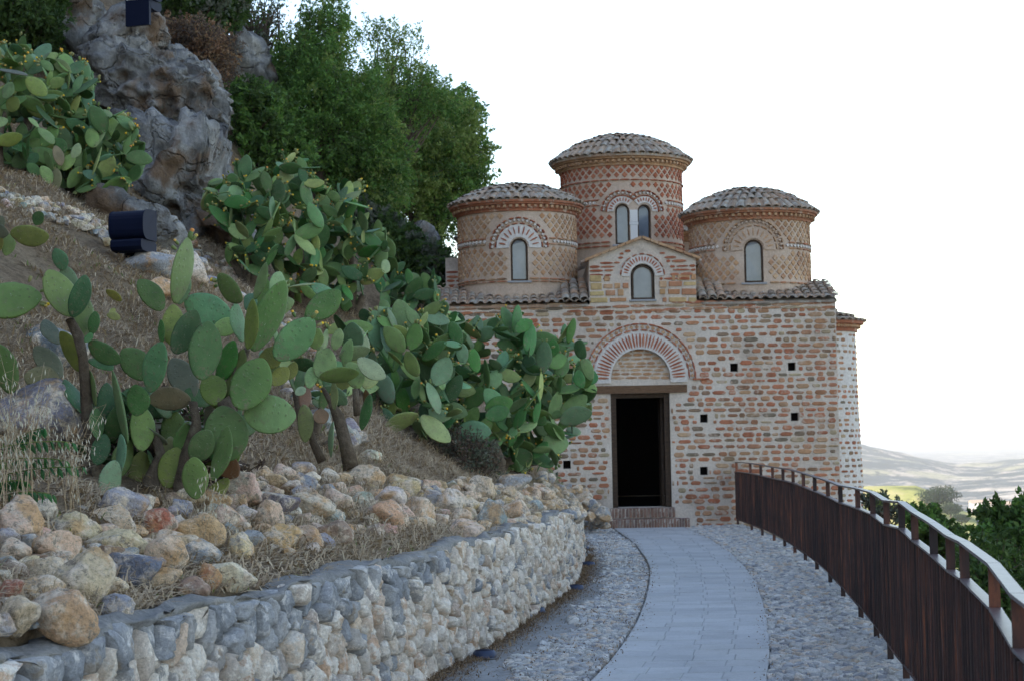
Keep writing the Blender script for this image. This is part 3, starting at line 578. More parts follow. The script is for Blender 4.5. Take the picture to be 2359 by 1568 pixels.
# steps
def brick_step(x0, x1, y0, y1, z0, z1, n):
    mb = MB(); mb.box((x0, y0 + .012, z0), (x1, y1, z1 - .012)); st = mb.out('step', M['mortar'], church)
    w = (x1 - x0) / n; it = []
    for i in range(n): it.append((RN.randint(6), frame_m((x0 + w * (i + .5), y0 + .25, (z0 + z1) / 2), (-1, 0, 0), (0, -1, 0), (0, 0, 1), w * .86, .25 + RN.uniform(-.008, .008), (z1 - z0) * RN.uniform(.95, 1.0))))
    emit('step_brick', RECT, 'rect', it, M['stepbrick'], st)
sL, sR = fx(1396, 1195) , fx(1582, 1195)
brick_step(sL - .02, sR, Yf - .62, Yf - .0, -.02, .165, 30); brick_step(fx(1408, 1180) - .02, door[1] + .04, Yf - .26, Yf + .35, .165, dz0 - .0, 18)
# windows
def window(S, a0, z0, z1, w, parent, rec=.05, sill=True, fw_=.034):
    r = w / 2; mb = MB(); zc = z1 - r
    mb.add(*ring(S, a0, zc, r - fw_, r, -rec - .02, -rec + .03, 12))
    for s_ in (-1, 1):
        pts = [(a0 + s_ * (r - fw_), z0), (a0 + s_ * r, z0), (a0 + s_ * r, zc), (a0 + s_ * (r - fw_), zc)]
        V = [S.pt(a, z, -rec + .03) for a, z in pts] + [S.pt(a, z, -rec - .02) for a, z in pts]; mb.add(V, [(0,1,2,3),(7,6,5,4),(0,4,5,1),(1,5,6,2),(2,6,7,3),(3,7,4,0)])
    pts = [(a0 - r + fw_, z0), (a0 + r - fw_, z0), (a0 + r - fw_, z0 + fw_), (a0 - r + fw_, z0 + fw_)]
    V = [S.pt(a, z, -rec + .03) for a, z in pts] + [S.pt(a, z, -rec - .02) for a, z in pts]; mb.add(V, [(0,1,2,3),(7,6,5,4),(0,4,5,1),(1,5,6,2),(2,6,7,3),(3,7,4,0)])
    f = mb.out('window', M['wood'], parent)
    mb = MB(); V, Fs = arch_prism(S, a0, z0 + .002, w - .01, z1 - .005, rec + .005, -rec + .003); mb.add(V, Fs); mb.out('pane', M['glass'], f)
    if sill:
        pts = [(a0 - r - .05, z0 - .035), (a0 + r + .05, z0 - .035), (a0 + r + .05, z0 - .002), (a0 - r - .05, z0 - .002)]
        V = [S.pt(a, z, .05) for a, z in pts] + [S.pt(a, z, -.05) for a, z in pts]; mb = MB(); mb.add(V, [(0,1,2,3),(7,6,5,4),(0,4,5,1),(1,5,6,2),(2,6,7,3),(3,7,4,0)]); mb.out('sill', M['lead'], f)
    return f
window(SF, wn_c, wz0, wz1, ww, church)
def arch_trim(S, a0, zc, r_in, r_out, n, parent, r_saw=None, m='white', col='brick_red', lo=0.0, hi=math.pi, saw=.04, extra=True):
    mb = MB(); mb.add(*ring(S, a0, zc, r_in, r_out, -.03, .025, 22, lo, hi)); o = mb.out('window_arch', M[m], parent)
    emit('voussoir', NEAT, 'neat', voussoirs(S, a0, zc, (r_in * .45 + r_out * .55), (r_out - r_in) * .62, .028, n, .02, .015, lo + .12, hi - .12), M[col], o)
    if extra: emit('arch_brick', NEAT, 'neat', voussoirs(S, a0, zc, r_out + .018, .024, .11, max(8, int((hi - lo) * r_out / .125)), .045, .0, lo, hi), M[col], o)
    if r_saw:
        it = []; nn = int((hi - lo) * r_saw / .075)
        for i in range(nn):
            q = lo + (hi - lo) * (i + .5) / nn; it.append((RN.randint(6), S.m(a0 + r_saw * math.cos(q), zc + r_saw * math.sin(q), saw, saw, .05, q + .785, 0)))
        emit('sawtooth_brick', RECT, 'rect', it, M[m], o)
        emit('arch_brick', NEAT, 'neat', voussoirs(S, a0, zc, r_saw + .042, .026, .10, max(8, int((hi - lo) * r_saw / .12)), .065, .0, lo, hi), M[col], o)
    return o
arch_trim(SF, wn_c, wz1 - ww / 2, ww / 2 + .03, .385, 17, church)
# roof tiles
def coppo(w0=.95, w1=.75, th=.09, n=6):
    """half-round clay tile: along +y (up-slope) length 1, width 1, opening down"""
    V = []
    for y, w in ((0, w0), (1, w1)):
        for rr in (w / 2, w / 2 - th):
            for i in range(n + 1): q = math.pi * i / n; V.append((-rr * math.cos(q), y, rr * math.sin(q) * .68))
    m_ = n + 1; Fs = []
    for i in range(n):
        Fs += [(i, i+1, 2*m_+i+1, 2*m_+i), (m_+i+1, m_+i, 3*m_+i, 3*m_+i+1), (i+1, i, m_+i, m_+i+1), (2*m_+i, 2*m_+i+1, 3*m_+i+1, 3*m_+i)]
    Fs += [(0, 2*m_, 3*m_, m_), (n, m_+n, 3*m_+n, 2*m_+n)]; return np.array(V), Fs
TILES = [coppo(), coppo(.9, .78, .10), coppo(1.0, .72, .08)]
def tile_m(o, up, side, w, length, flip=False):
    up = np.asarray(up, float); up /= np.linalg.norm(up); side = np.asarray(side, float); side = side - up * (side @ up); side /= np.linalg.norm(side); n = np.cross(side, up)
    if n[2] < 0: side = -side; n = -n
    if flip: n = -n; side = -side
    Mx = np.eye(4); Mx[:3, 0] = side * w; Mx[:3, 1] = up * length; Mx[:3, 2] = n * w; Mx[:3, 3] = o; return Mx
def lathe(prof, c, n=56, a0=0, a1=2 * math.pi):
    V = []; k = len(prof); full = abs(a1 - a0 - 2 * math.pi) < 1e-6; m_ = n if full else n + 1
    for i in range(m_):
        q = a0 + (a1 - a0) * i / n
        for r, z in prof: V.append((c[0] + r * math.sin(q), c[1] - r * math.cos(q), z))
    Fs = [(i*k+j, ((i+1) % m_)*k+j, ((i+1) % m_)*k+j+1, i*k+j+1) for i in range(n) for j in range(k - 1)]
    return np.array(V), Fs
def drum(name_wall, c, r, zb, ze, za, re, bands, rings, wins, red, parent, detail=True, wall_m='mortar_drum', tile_limit=90):
    """c centre; r wall radius; zb base, ze eave (tile lip), za apex; bands of lattice (z0,z1); rings of string courses"""
    S = Cyl(c, r); zt = ze - .03; cutters = []
    for (a0, z0, z1, w) in wins: cutters.append(arch_prism(S, a0, z0, w, z1, .10, .2, 12))
    V, Fs = lathe([(r, zb), (r, zt)], c, 64); n = 64; Fs = Fs + [tuple(i * 2 for i in range(n))[::-1], tuple(i * 2 + 1 for i in range(n))]
    w = put(name_wall, cut(name_wall, V, Fs, M[wall_m], cutters), parent)
    # cornice: three corbelled brick rings, the middle one dentilled
    mb = MB(); o1 = (re - r)
    V, Fs = lathe([(r - .01, zt - .19), (r + o1 * .18, zt - .185), (r + o1 * .2, zt - .14), (r + o1 * .3, zt - .138), (r + o1 * .32, zt - .07), (r + o1 * .62, zt - .065), (r + o1 * .66, zt - .03), (r + o1 * .85, zt - .025), (r + o1 * .85, zt + .012), (r - .02, zt + .012)], c, 64); mb.add(V, Fs)
    co = mb.out('cornice', M['brick'], w)
    if detail:
        nn = int(2 * math.pi * r / .105); it = []
        for i in range(nn):
            q = 2 * math.pi * i / nn
            if math.cos(q) > -.25: it.append((RN.randint(6), Cyl(c, r + o1 * .32).m(q * (r + o1 * .32), zt - .10, .055, .052, .045, 0, 0)))
        emit('dentil', RECT, 'rect', it, M['brick_tan'], w)
    def exc(a, z, rad):
        for (a0, z0, z1, wd) in wins:
            zc = z1 - wd / 2
            if abs(a - a0) < wd / 2 + rad + .02 and z0 - rad < z < zc: return True
            if z > zc - .03 - rad and math.hypot(a - a0, z - zc) < wins_r + rad: return True
        return False
    wins_r = .60 if not red else .47
    if detail:
        it = []; px, pz, hd = .160, .172, .118
        for (z0, z1) in bands:
            zc = z0 + .09; rows = int(round((z1 - z0 - .04) / (pz / 2)))
            for j in range(rows):
                z = z0 + .03 + (z1 - z0 - .06) * (j + .5) / rows; nn = int(2 * math.pi * r / px)
                for i in range(nn):
                    q = 2 * math.pi * (i + (j % 2) * .5) / nn
                    if q > math.pi: q -= 2 * math.pi
                    if math.cos(q) < -.12: continue
                    a = q * r; s_ = hd if 0 < j < rows - 1 or True else hd
                    if exc(a, z, .07) or z + .07 > z1 or z - .07 < z0: continue
                    it.append((RN.randint(6), S.m(a, z, s_ * .70 * RN.uniform(.92, 1.05), s_ * .70 * RN.uniform(.92, 1.05), .016 * RN.uniform(.7, 1.2), .785 + RN.uniform(-.04, .04), 0)))
        emit('lattice_brick', RECT, 'rect', it, M['brick_red' if red else 'brick_tan'], w, 300)
    for (z, h_, tooth) in rings:
        nn = int(2 * math.pi * r / .2); it = []
        for i in range(nn):
            q = 2 * math.pi * i / nn - math.pi
            if math.cos(q) < -.1: continue
            if exc(q * r, z, .06): continue
            it.append((RN.randint(8), S.m(q * r, z, .185, h_, .035, 0, 0)))
        emit('ring_brick', NEAT, 'neat', it, M['brick_red' if red else 'brick'], w)
        if tooth and detail:
            nn = int(2 * math.pi * r / .09); it = []
            for i in range(nn):
                q = 2 * math.pi * i / nn - math.pi
                if math.cos(q) < -.1 or exc(q * r, z - .05, .06): continue
                it.append((RN.randint(6), S.m(q * r, z - .055, .048, .048, .03, .785, 0)))
            emit('sawtooth_brick', RECT, 'rect', it, M['white'], w)
            it = []; nn = int(2 * math.pi * r / .2)
            for i in range(nn):
                q = 2 * math.pi * i / nn - math.pi
                if math.cos(q) < -.1 or exc(q * r, z - .11, .06): continue
                it.append((RN.randint(8), S.m(q * r, z - .108, .185, h_ * .9, .025, 0, 0)))
            emit('ring_brick', NEAT, 'neat', it, M['brick_red' if red else 'brick'], w)
    # dome roof
    sag = za - ze; Rs = (re * re + sag * sag) / (2 * sag); capz = lambda q: ze + math.sqrt(max(0, Rs * Rs - q * q)) - (Rs - sag)
    prof = [(q, capz(q) - .035) for q in np.linspace(re - .03, 0.001, 12)]; prof = [(re - .03, ze - .05), (r - .05, ze - .05)][::-1] + prof
    mb = MB(); V, Fs = lathe(prof, c, 56); mb.add(V, Fs); rf = mb.out('dome_roof', M['tile'], parent)
    it = []; rr = re; step = .215; kk = 0
    while rr > .12:
        r2 = max(rr - step - .06, .02); nn = max(6, int(round(2 * math.pi * (rr - .02) / .165)))
        for i in range(nn):
            q = 2 * math.pi * (i + .5 * (kk % 2)) / nn + RN.uniform(-.012, .012)
            d = np.array([math.sin(q), -math.cos(q)]); a = np.array([c[0] + d[0] * rr, c[1] + d[1] * rr, capz(rr) - .012 + RN.uniform(-.006, .010)]); b = np.array([c[0] + d[0] * r2, c[1] + d[1] * r2, capz(r2) - .03])
            it.append((RN.randint(3), tile_m(a, b - a, (d[1], -d[0], 0), min(.145, 2 * math.pi * rr / nn * .9) * RN.uniform(.93, 1.06), np.linalg.norm(b - a))))
            if kk == 0:
                q2 = q + math.pi / nn; d = np.array([math.sin(q2), -math.cos(q2)]); rr_ = rr - .02; a = np.array([c[0] + d[0] * rr_, c[1] + d[1] * rr_, capz(rr_) + .02]); b = np.array([c[0] + d[0] * r2, c[1] + d[1] * r2, capz(r2) + .01])
                it.append((RN.randint(3), tile_m(a, b - a, (d[1], -d[0], 0), .12, np.linalg.norm(b - a), True)))
        rr -= step; kk += 1
    fr_ = lambda i: (0 if it[i][1][1, 3] < c[1] + .2 else 1, it[i][1][1, 3])
    emit('roof_tile', TILES, 'coppo', it, M['tile'], rf, tile_limit, fr_)
    return S, w
def px_r(u0, u1, Y): return (u1 - u0) / 2 / FPX * Y
Yd = 34.5; Yc = 36.7
# left front drum
cL = P(1192, 600, Yd); rL = px_r(1057, 1329, Yd); zL = lambda v: P(1057, v, Yd)[2]
zf = lambda S_c, u, v, Y, r: P(u, v, Y - r)[2]
wl = (P(1196, 600, Yd - rL)[0] - cL[0], zf(0, 1196, 647, Yd, rL), zf(0, 1196, 549, Yd, rL), px_r(1176, 1216.5, Yd - rL) * 2)
S1, D1 = drum('left_drum', cL, rL, 3.6, P(1028, 480, Yd)[2], P(1192, 424, Yd)[2] - .02, px_r(1028, 1347, Yd), [(zL(566), zL(507)), (zL(651), zL(581))], [(zL(565), .028, True), (zL(656), .03, False), (zL(662), .025, False)], [wl], False, church)
window(S1, *wl, D1, rec=.06); arch_trim(S1, wl[0], wl[2] - wl[3] / 2, wl[3] / 2 + .02, .42, 11, D1, r_saw=.50, lo=-.05, hi=math.pi + .05)
# right front drum
cR = P(1727, 600, Yd); rR = px_r(1589, 1864, Yd); zR = lambda v: P(1864, v, Yd)[2]
wr_ = (P(1736, 600, Yd - rR)[0] - cR[0], zf(0, 1736, 651, Yd, rR), zf(0, 1736, 552, Yd, rR), px_r(1714, 1758.5, Yd - rR) * 2)
S2, D2 = drum('right_drum', cR, rR, 3.6, P(1885, 493, Yd)[2], P(1727, 433, Yd)[2] - .02, px_r(1563, 1885, Yd), [(zR(570), zR(510)), (zR(655), zR(586))], [(zR(570), .028, True), (zR(660), .03, False)], [wr_], False, church)
window(S2, *wr_, D2, rec=.06); arch_trim(S2, wr_[0], wr_[2] - wr_[3] / 2, wr_[3] / 2 + .02, .42, 11, D2, r_saw=.52, m='mortar_drum', col='brick_tan', lo=-.05, hi=math.pi + .05)
# centre drum
cC = P(1432, 500, Yc); rC = px_r(1293, 1572, Yc); zC = lambda v: P(1310, v, Yc)[2]
w1 = (P(1433.5, 520, Yc - rC)[0] - cC[0], zf(0, 1433, 563, Yc, rC), zf(0, 1433, 470, Yc, rC), px_r(1416.5, 1450, Yc - rC) * 2)
w2 = (P(1486, 520, Yc - rC)[0] - cC[0], zf(0, 1486, 563, Yc, rC), zf(0, 1486, 470, Yc, rC), px_r(1469, 1503, Yc - rC) * 2)
S3, D3 = drum('centre_drum', cC, rC, 3.6, P(1267, 380, Yc)[2], P(1432, 311, Yc)[2] - .02, px_r(1266, 1597, Yc), [(zC(433), zC(398)), (zC(476), zC(438)), (zC(566), zC(492))], [(zC(436), .026, False), (zC(395), .03, False), (zC(479), .026, True), (zC(574), .03, False), (zC(583), .03, False)], [w1, w2], True, church)
for q in (w1, w2): window(S3, *q, D3, rec=.06)
zc_ = w1[2] - w1[3] / 2; mid = (w1[0] + w2[0]) / 2; dd_ = (w2[0] - w1[0]) / 2
for q, lo, hi in ((w1, math.acos(min(.99, dd_ / .31)), math.pi), (w2, 0, math.pi - math.acos(min(.99, dd_ / .31)))):
    arch_trim(S3, q[0], zc_, q[3] / 2 + .02, .29, 9, D3, r_saw=.36, lo=lo, hi=hi, saw=.034)
mb = MB()
for z0, z1, wd in ((w1[1], w1[1] + .38, .07), (w1[1] + .38, w1[1] + .44, .085), (w1[1] + .44, w1[1] + .68, .075)):
    pts = [(mid - wd, z0), (mid + wd, z0), (mid + wd, z1 - .004), (mid - wd, z1 - .004)]; V = [S3.pt(a, z, .035) for a, z in pts] + [S3.pt(a, z, -.1) for a, z in pts]; mb.add(V, [(0,1,2,3),(7,6,5,4),(0,4,5,1),(1,5,6,2),(2,6,7,3),(3,7,4,0)])
t = NT('white_marble', .6, .3); t.color((.68,.66,.63)); M['marble'] = t.m; mb.out('marble_column', M['marble'], D3)
# rear drums
for (cx, nm) in ((cL[0] - .02, 'rear_left_drum'), (cR[0] + .0, 'rear_right_drum')):
    drum(nm, (cx, Yf + 5.9, 0), rL, 3.6, 5.95, 6.42, 1.32, [], [], [], False, church, detail=False, tile_limit=0)
# corner roofs with tiles
def sloped_tiles(x0, x1, y0, y1, z0, z1, parent, pitch=.168, name='roof'):
    mb = MB(); mb.add([(x0, y0 + .05, z0 - .05), (x1, y0 + .05, z0 - .05), (x1, y1, z1 - .03), (x0, y1, z1 - .03), (x0, y0 + .05, z0 - .09), (x1, y0 + .05, z0 - .09), (x1, y1, z1 - .12), (x0, y1, z1 - .12)], [(0,1,2,3),(7,6,5,4),(0,4,5,1),(1,5,6,2),(2,6,7,3),(3,7,4,0)]); rf = mb.out(name, M['tile'], parent)
    nx_ = max(1, int(round((x1 - x0) / pitch))); L_ = math.hypot(y1 - y0, z1 - z0); nr = max(1, int(round(L_ / .26))); it = []
    for i in range(nx_ + 1):
        x = x0 + (x1 - x0) * i / nx_
        for k3 in range(nr):
            t0, t1 = k3 / nr, min(1.0, (k3 + 1.25) / nr); a = np.array([x + RN.uniform(-.008, .008), y0 + (y1 - y0) * t0, z0 + (z1 - z0) * t0 + RN.uniform(-.006, .008)]); b = np.array([x, y0 + (y1 - y0) * t1, z0 + (z1 - z0) * t1 - .02])
            it.append((RN.randint(3), tile_m(a, b - a, (1, 0, 0), .132 * RN.uniform(.95, 1.06), np.linalg.norm(b - a))))
            if i < nx_ and k3 == 0:
                a2 = a + np.array([(x1 - x0) / nx_ / 2, .02, .03]); b2 = b + np.array([(x1 - x0) / nx_ / 2, 0, .03]); it.append((RN.randint(3), tile_m(a2, b2 - a2, (1, 0, 0), .108, np.linalg.norm(b - a), True)))
    emit('roof_tile', TILES, 'coppo', it, M['tile'], rf, 90); return rf
sloped_tiles(XL - .06, gab[0] - .04, Yf - .09, Yf + 1.3, ZE + .05, ZE + .5, church)
sloped_tiles(gab[1] + .1, XR + .02, Yf - .09, Yf + 1.3, ZE + .05, ZE + .5, church)
mb = MB(); mb.box((XL + .05, Yf + 1.3, ZE + .001), (XR - .05, BACK, ZE + .45)); mb.out('roof_block', M['mortar'], church)
# cross arms behind the gable
mb = MB(); hx = (gab[1] - gab[0]) / 2
mb.add([(gab[0], Yf + .551, ZE - .1), (gab[1], Yf + .551, ZE - .1), (gab[1], Yf + .551, gab[2] - .02), (gab[3], Yf + .551, gab[4] - .02), (gab[0], Yf + .551, gab[2] - .02)] + [(x, Yf + 3, z) for x, z in ((gab[0], ZE - .1), (gab[1], ZE - .1), (gab[1], gab[2] - .02), (gab[3], gab[4] - .02), (gab[0], gab[2] - .02))],
       [(0,1,2,3,4),(9,8,7,6,5),(0,5,6,1),(1,6,7,2),(2,7,8,3),(3,8,9,4),(4,9,5,0)]); ca = mb.out('cross_arm', M['mortar'], church)
it = []
for sx in (-1, 1):
    for j in range(9):
        y = Yf + .32 + j * .185
        for k3 in range(4):
            t0, t1 = k3 / 4, (k3 + 1.2) / 4; x0_ = (gab[3] + sx * (hx + .13)); zz0 = gab[2] - .03; xx1 = gab[3]; zz1 = gab[4] + .03
            a = np.array([x0_ + (xx1 - x0_) * t0, y, zz0 + (zz1 - zz0) * t0]); b = np.array([x0_ + (xx1 - x0_) * min(t1, 1), y, zz0 + (zz1 - zz0) * min(t1, 1) - .02]); it.append((RN.randint(3), tile_m(a, b - a, (0, 1, 0), .15, np.linalg.norm(b - a))))
emit('roof_tile', TILES, 'coppo', it, M['tile'], ca, 60)
# valley tiles running down both sides of the gable
it = []
for sx, xg in ((-1, gab[0] - .10), (1, gab[1] + .12)):
    for q in range(3):
        for k3 in range(4):
            a = np.array([xg + sx * .17 * q + sx * .0 * k3, Yf - .08 + k3 * .26, ZE + .09 + k3 * .11]); b = a + np.array([0, .33, .13]); it.append((RN.randint(3), tile_m(a, b - a, (1, 0, 0), .17, .34)))
emit('roof_tile', TILES, 'coppo', it, M['tile'], church)
# west arm glimpsed behind the left drum
aw = P(1027, 640, Yf + 3.4); mb = MB(); mb.box((aw[0] + .02, Yf + 2.7, ZE - .3), (cL[0], Yf + 4.4, P(1030, 598, Yf + 3)[2])); wa = mb.out('west_arm', M['mortar'], church)
it = courses(Plane((0, Yf + 2.7, 0)), aw[0] + .03, aw[0] + .8, ZE + .3, ZE + .85, .09, .06, (.15, .3), (.02, .03), lambda *a: False, lambda x: 9, NEAT); emit('brick', NEAT, 'neat', it, M['brick_red'], wa)
# south-east apse
cA = np.array([P(1978, 900, 34.4)[0] - .90, 34.5, 0]); rA = .87; SA = Cyl(cA, rA); zA = lambda v: P(1976, v, 34.4)[2]
mb = MB(); V, Fs = lathe([(rA + .10, -2), (rA + .06, .6), (rA + .02, 2.2), (rA, zA(757))], cA, 48); mb.add(V, Fs); ap = mb.out('apse', M['white'], church)
class CylT(Cyl):
    def pt(s, a, z, d=0):
        e = float(np.interp(z, [-2, .6, 2.2, 3.6], [.10, .06, .02, 0])); q = a / s.r; return np.array([s.c[0] + (s.r + d + e) * math.sin(q), s.c[1] - (s.r + d + e) * math.cos(q), z])
it = courses(CylT(cA, rA), -.2, rA * 1.9, -.2, zA(760), .105, .06, (.07, .16), (.04, .08), lambda *a: False, lambda x: 99, ROUGH, depth=.015, skip=.12); emit('brick', ROUGH, 'rough', it, M['brick'], ap, 300)
mb = MB(); ze = zA(742); V, Fs = lathe([(rA, ze - .20), (rA + .04, ze - .195), (rA + .045, ze - .13), (rA + .09, ze - .125), (rA + .10, ze - .06), (rA + .16, ze - .055), (rA + .17, ze)], cA, 48); mb.add(V, Fs); mb.out('cornice', M['brick'], ap)
nn = 50; it = [(RN.randint(6), Cyl(cA, rA + .05).m(2 * math.pi * i / nn * (rA + .05) * .5, ze - .095, .05, .05, .05, .785, 0)) for i in range(nn)]; emit('dentil', RECT, 'rect', it, M['brick_tan'], ap)
mb = MB(); V, Fs = lathe([(rA + .17, ze), (rA * .5, ze + .16), (.01, ze + .30)], cA, 48); mb.add(V, Fs); rf = mb.out('apse_roof', M['tile'], ap)
it = []
for k3, (r_a, r_b) in enumerate(((rA + .21, rA - .05), (rA - .01, rA * .55), (rA * .62, .2))):
    nn = int(2 * math.pi * r_a / .165)
    for i in range(nn):
        q = 2 * math.pi * i / nn
        if math.sin(q) < -.2: continue
        za_ = lambda r_: ze + .30 * (1 - r_ / (rA + .17)) + .01 + .03 * k3; d = np.array([math.sin(q), -math.cos(q)])
        a = np.array([cA[0] + d[0] * r_a, cA[1] + d[1] * r_a, za_(r_a)]); b = np.array([cA[0] + d[0] * r_b, cA[1] + d[1] * r_b, za_(r_b) - .02]); it.append((RN.randint(3), tile_m(a, b - a, (d[1], -d[0], 0), .145, np.linalg.norm(b - a))))
emit('roof_tile', TILES, 'coppo', it, M['tile'], ap, 100)
# ------------------------------------------------------------------ stone pieces packed edge to edge
def voronoi(pts, bounds, inside=None, rad=.5):
    """Voronoi polygons of points, each clipped to a box around it; pts (n,2)"""
    n = len(pts); cs = rad; grid = {}
    for i, (x, y) in enumerate(pts): grid.setdefault((int(x // cs), int(y // cs)), []).append(i)
    out = []
    for i, (x, y) in enumerate(pts):
        b = rad * .75; poly = [(x - b, y - b), (x + b, y - b), (x + b, y + b), (x - b, y + b)]
        nb = []
        gx_, gy_ = int(x // cs), int(y // cs)
        for a in (-1, 0, 1):
            for c in (-1, 0, 1): nb += grid.get((gx_ + a, gy_ + c), [])
        nb = sorted((j for j in nb if j != i), key=lambda j: (pts[j][0] - x) ** 2 + (pts[j][1] - y) ** 2)[:14]
        for j in nb:
            qx, qy = pts[j]; mx, my = (x + qx) / 2, (y + qy) / 2; dx, dy = qx - x, qy - y; new = []
            k = len(poly)
            for a in range(k):
                p, q = poly[a], poly[(a + 1) % k]; sp = (p[0] - mx) * dx + (p[1] - my) * dy; sq = (q[0] - mx) * dx + (q[1] - my) * dy
                if sp <= 0: new.append(p)
                if (sp < 0) != (sq < 0) and sp != sq: t_ = sp / (sp - sq); new.append((p[0] + (q[0] - p[0]) * t_, p[1] + (q[1] - p[1]) * t_))
            poly = new
            if len(poly) < 3: break
        if bounds and len(poly) >= 3:
            x0, x1, y0, y1 = bounds; poly = [(min(max(p[0], x0), x1), min(max(p[1], y0), y1)) for p in poly]
        out.append(np.array(poly) if len(poly) >= 3 else None)
    return out
def relax_points(gen, n, mind, seed):
    r = np.random.RandomState(seed); cell = {}; pts = []
    for _ in range(n * 14):
        if len(pts) >= n: break
        p = gen(r); md = mind(p) if callable(mind) else mind; md *= r.uniform(.6, 1.55); k = (int(p[0] / .3), int(p[1] / .3)); ok = True
        for a in (-1, 0, 1):
            for c in (-1, 0, 1):
                for q in cell.get((k[0] + a, k[1] + c), ()):
                    if (q[0] - p[0]) ** 2 + (q[1] - p[1]) ** 2 < md * md: ok = False; break
                if not ok: break
            if not ok: break
        if ok: pts.append(p); cell.setdefault(k, []).append(p)
    return pts
def pebble(poly, fn, joint, d0, d1, r, full=True, sub=True, cuts=1):
    """a stone from its outline in surface coordinates: fn(points(n,2), depth(n)) -> world"""
    c = poly.mean(0); e = poly
    for _ in range(cuts):            # corner cutting
        nx_ = np.roll(e, -1, 0); w_ = .12 + .10 * r.rand(); e = np.stack([e * (1 - w_) + nx_ * w_, e * w_ + nx_ * (1 - w_)], 1).reshape(-1, 2)
        if len(e) > 18: break
    dist = np.linalg.norm(e - c, axis=1); m_ = max(dist.mean(), 1e-3)
    if m_ < joint * 1.6: return None
    e = c + (e - c) * np.maximum(.35, 1 - joint / dist)[:, None]; k = len(e)
    tilt = r.uniform(-.4, .4, 2) * min(1, .055 / m_); off = r.uniform(-.25, .25, 2) * m_ * .5; dd = (d1 - d0); V = []
    fr = ((1.0, 0.0), (1.0, .55), (.88, .92), (.55, 1.0)) if full else ((1.0, 0.0), (.94, .7), (.62, 1.0))
    for sc, dp in fr:
        q = c + (e - c) * sc + off * (1 - sc); jit = r.uniform(-.09, .09, k) * (dp > 0) * dd; V.append((q, d0 + dd * dp + ((q - c) @ tilt) * (dp > .3) + jit))
    q = np.array([c + off * .5]); V.append((q, np.array([d0 + dd * (1 + r.uniform(-.05, .1))])))
    Q = np.vstack([a for a, _ in V]); D = np.concatenate([b for _, b in V]); W = fn(Q, D); Fs = []
    for a in range(len(fr) - 1):
        for i in range(k): j = (i + 1) % k; Fs.append((a*k+i, a*k+j, (a+1)*k+j, (a+1)*k+i))
    a = len(fr) - 1; Fs += [(a*k+i, a*k+(i+1)%k, len(Q)-1) for i in range(k)]
    return W, Fs
def pack(name, stones, m, parent, limit, rank, stuff_m=None):
    """stones: (V, F, rank value, material); nearest become parts, the rest one joined part per material"""
    stones = sorted(stones, key=lambda s_: rank(s_)); rest = {}
    for i, s_ in enumerate(stones):
        if i < limit:
            c = s_[0].mean(0); put(name, mesh(name, s_[0] - c, s_[1], s_[3], True), parent, Matrix.Translation(Vector(c.tolist())))
        else: rest.setdefault(s_[3].name, (MB(), s_[3]))[0].add(s_[0], s_[1])
    for mb, mt in rest.values(): stuff(mb.out(name, mt, parent, True))
# ------------------------------------------------------------------ the retaining wall beside the path
wy = np.arange(5.2, 27.4, .05); wx = wall_x(wy); kern = np.ones(25) / 25; wxs = np.convolve(np.pad(wx, 12, mode='edge'), kern, 'valid'); 
seg = np.concatenate([[0], np.cumsum(np.hypot(np.diff(wxs), np.diff(wy)))]); tx = np.gradient(wxs, seg); ty = np.gradient(wy, seg)
wtop = lambda s_: np.interp(s_, [0, 9, 15, 19, 23], [.86, .86, .82, .72, .70]) + .018 * np.sin(s_ * 2.3) + .012 * np.sin(s_ * 5.1)
def wall_fn(Q, D):
    s_ = Q[:, 0]; x = np.interp(s_, seg, wxs); y = np.interp(s_, seg, wy); a = np.interp(s_, seg, tx); b = np.interp(s_, seg, ty); bat = .06 * (.85 - Q[:, 1])
    return np.stack([x + b * (D + bat), y - a * (D + bat), Q[:, 1]], 1)
wall = thing('retaining_wall', 'low curving retaining wall of rough pale and blue-grey rubble stones along the left side of the paved path', 'wall', (0.2, 18, 0))
Lw = seg[-1]; rr = np.random.RandomState(5)
pts = relax_points(lambda r: (r.uniform(0, Lw), r.uniform(.0, .80) * 1.0), 1900, lambda p: float(np.interp(p[0], [0, 4, 8, 13], [.165, .155, .125, .11])), 3)
ptsA = [(a * 1.18, z) for a, z in pts]        # stones stand taller than wide
cells = voronoi(ptsA, (0, Lw * 1.18, -.03, 99), rad=.56); st = []
for (a, z), poly in zip(ptsA, cells):
    if poly is None: continue
    poly = poly.copy(); poly[:, 0] /= 1.18; sc = poly[:, 0].mean(); tp = float(wtop(sc)) - .012 + .014 * math.sin(sc * 31); poly[:, 1] = np.minimum(poly[:, 1], tp)
    if np.ptp(poly[:, 1]) < .04 or np.ptp(poly[:, 0]) < .03: continue
    zc = poly[:, 1].mean(); dark = zc > tp - .20 + .1 * vnoise([[sc * 1.5, 0, 0]])[0] and sc < 8.5 and rr.rand() < .8 or rr.rand() < .07
    r_ = pebble(poly, wall_fn, .0075, -.07, rr.uniform(.02, .085), rr, cuts=2)
    if r_ is None: continue
    st.append((r_[0], r_[1], np.linalg.norm(r_[0].mean(0) - [0, 0, EYE]) - 6 * math.sqrt(np.ptp(poly[:, 0]) * np.ptp(poly[:, 1])), M['topstone'] if dark else M['wallstone']))
pack('stone', st, None, wall, 300, lambda s_: s_[2] + (50 if proj(s_[0].mean(0))[0] < -40 or proj(s_[0].mean(0))[1] > 1620 else 0))
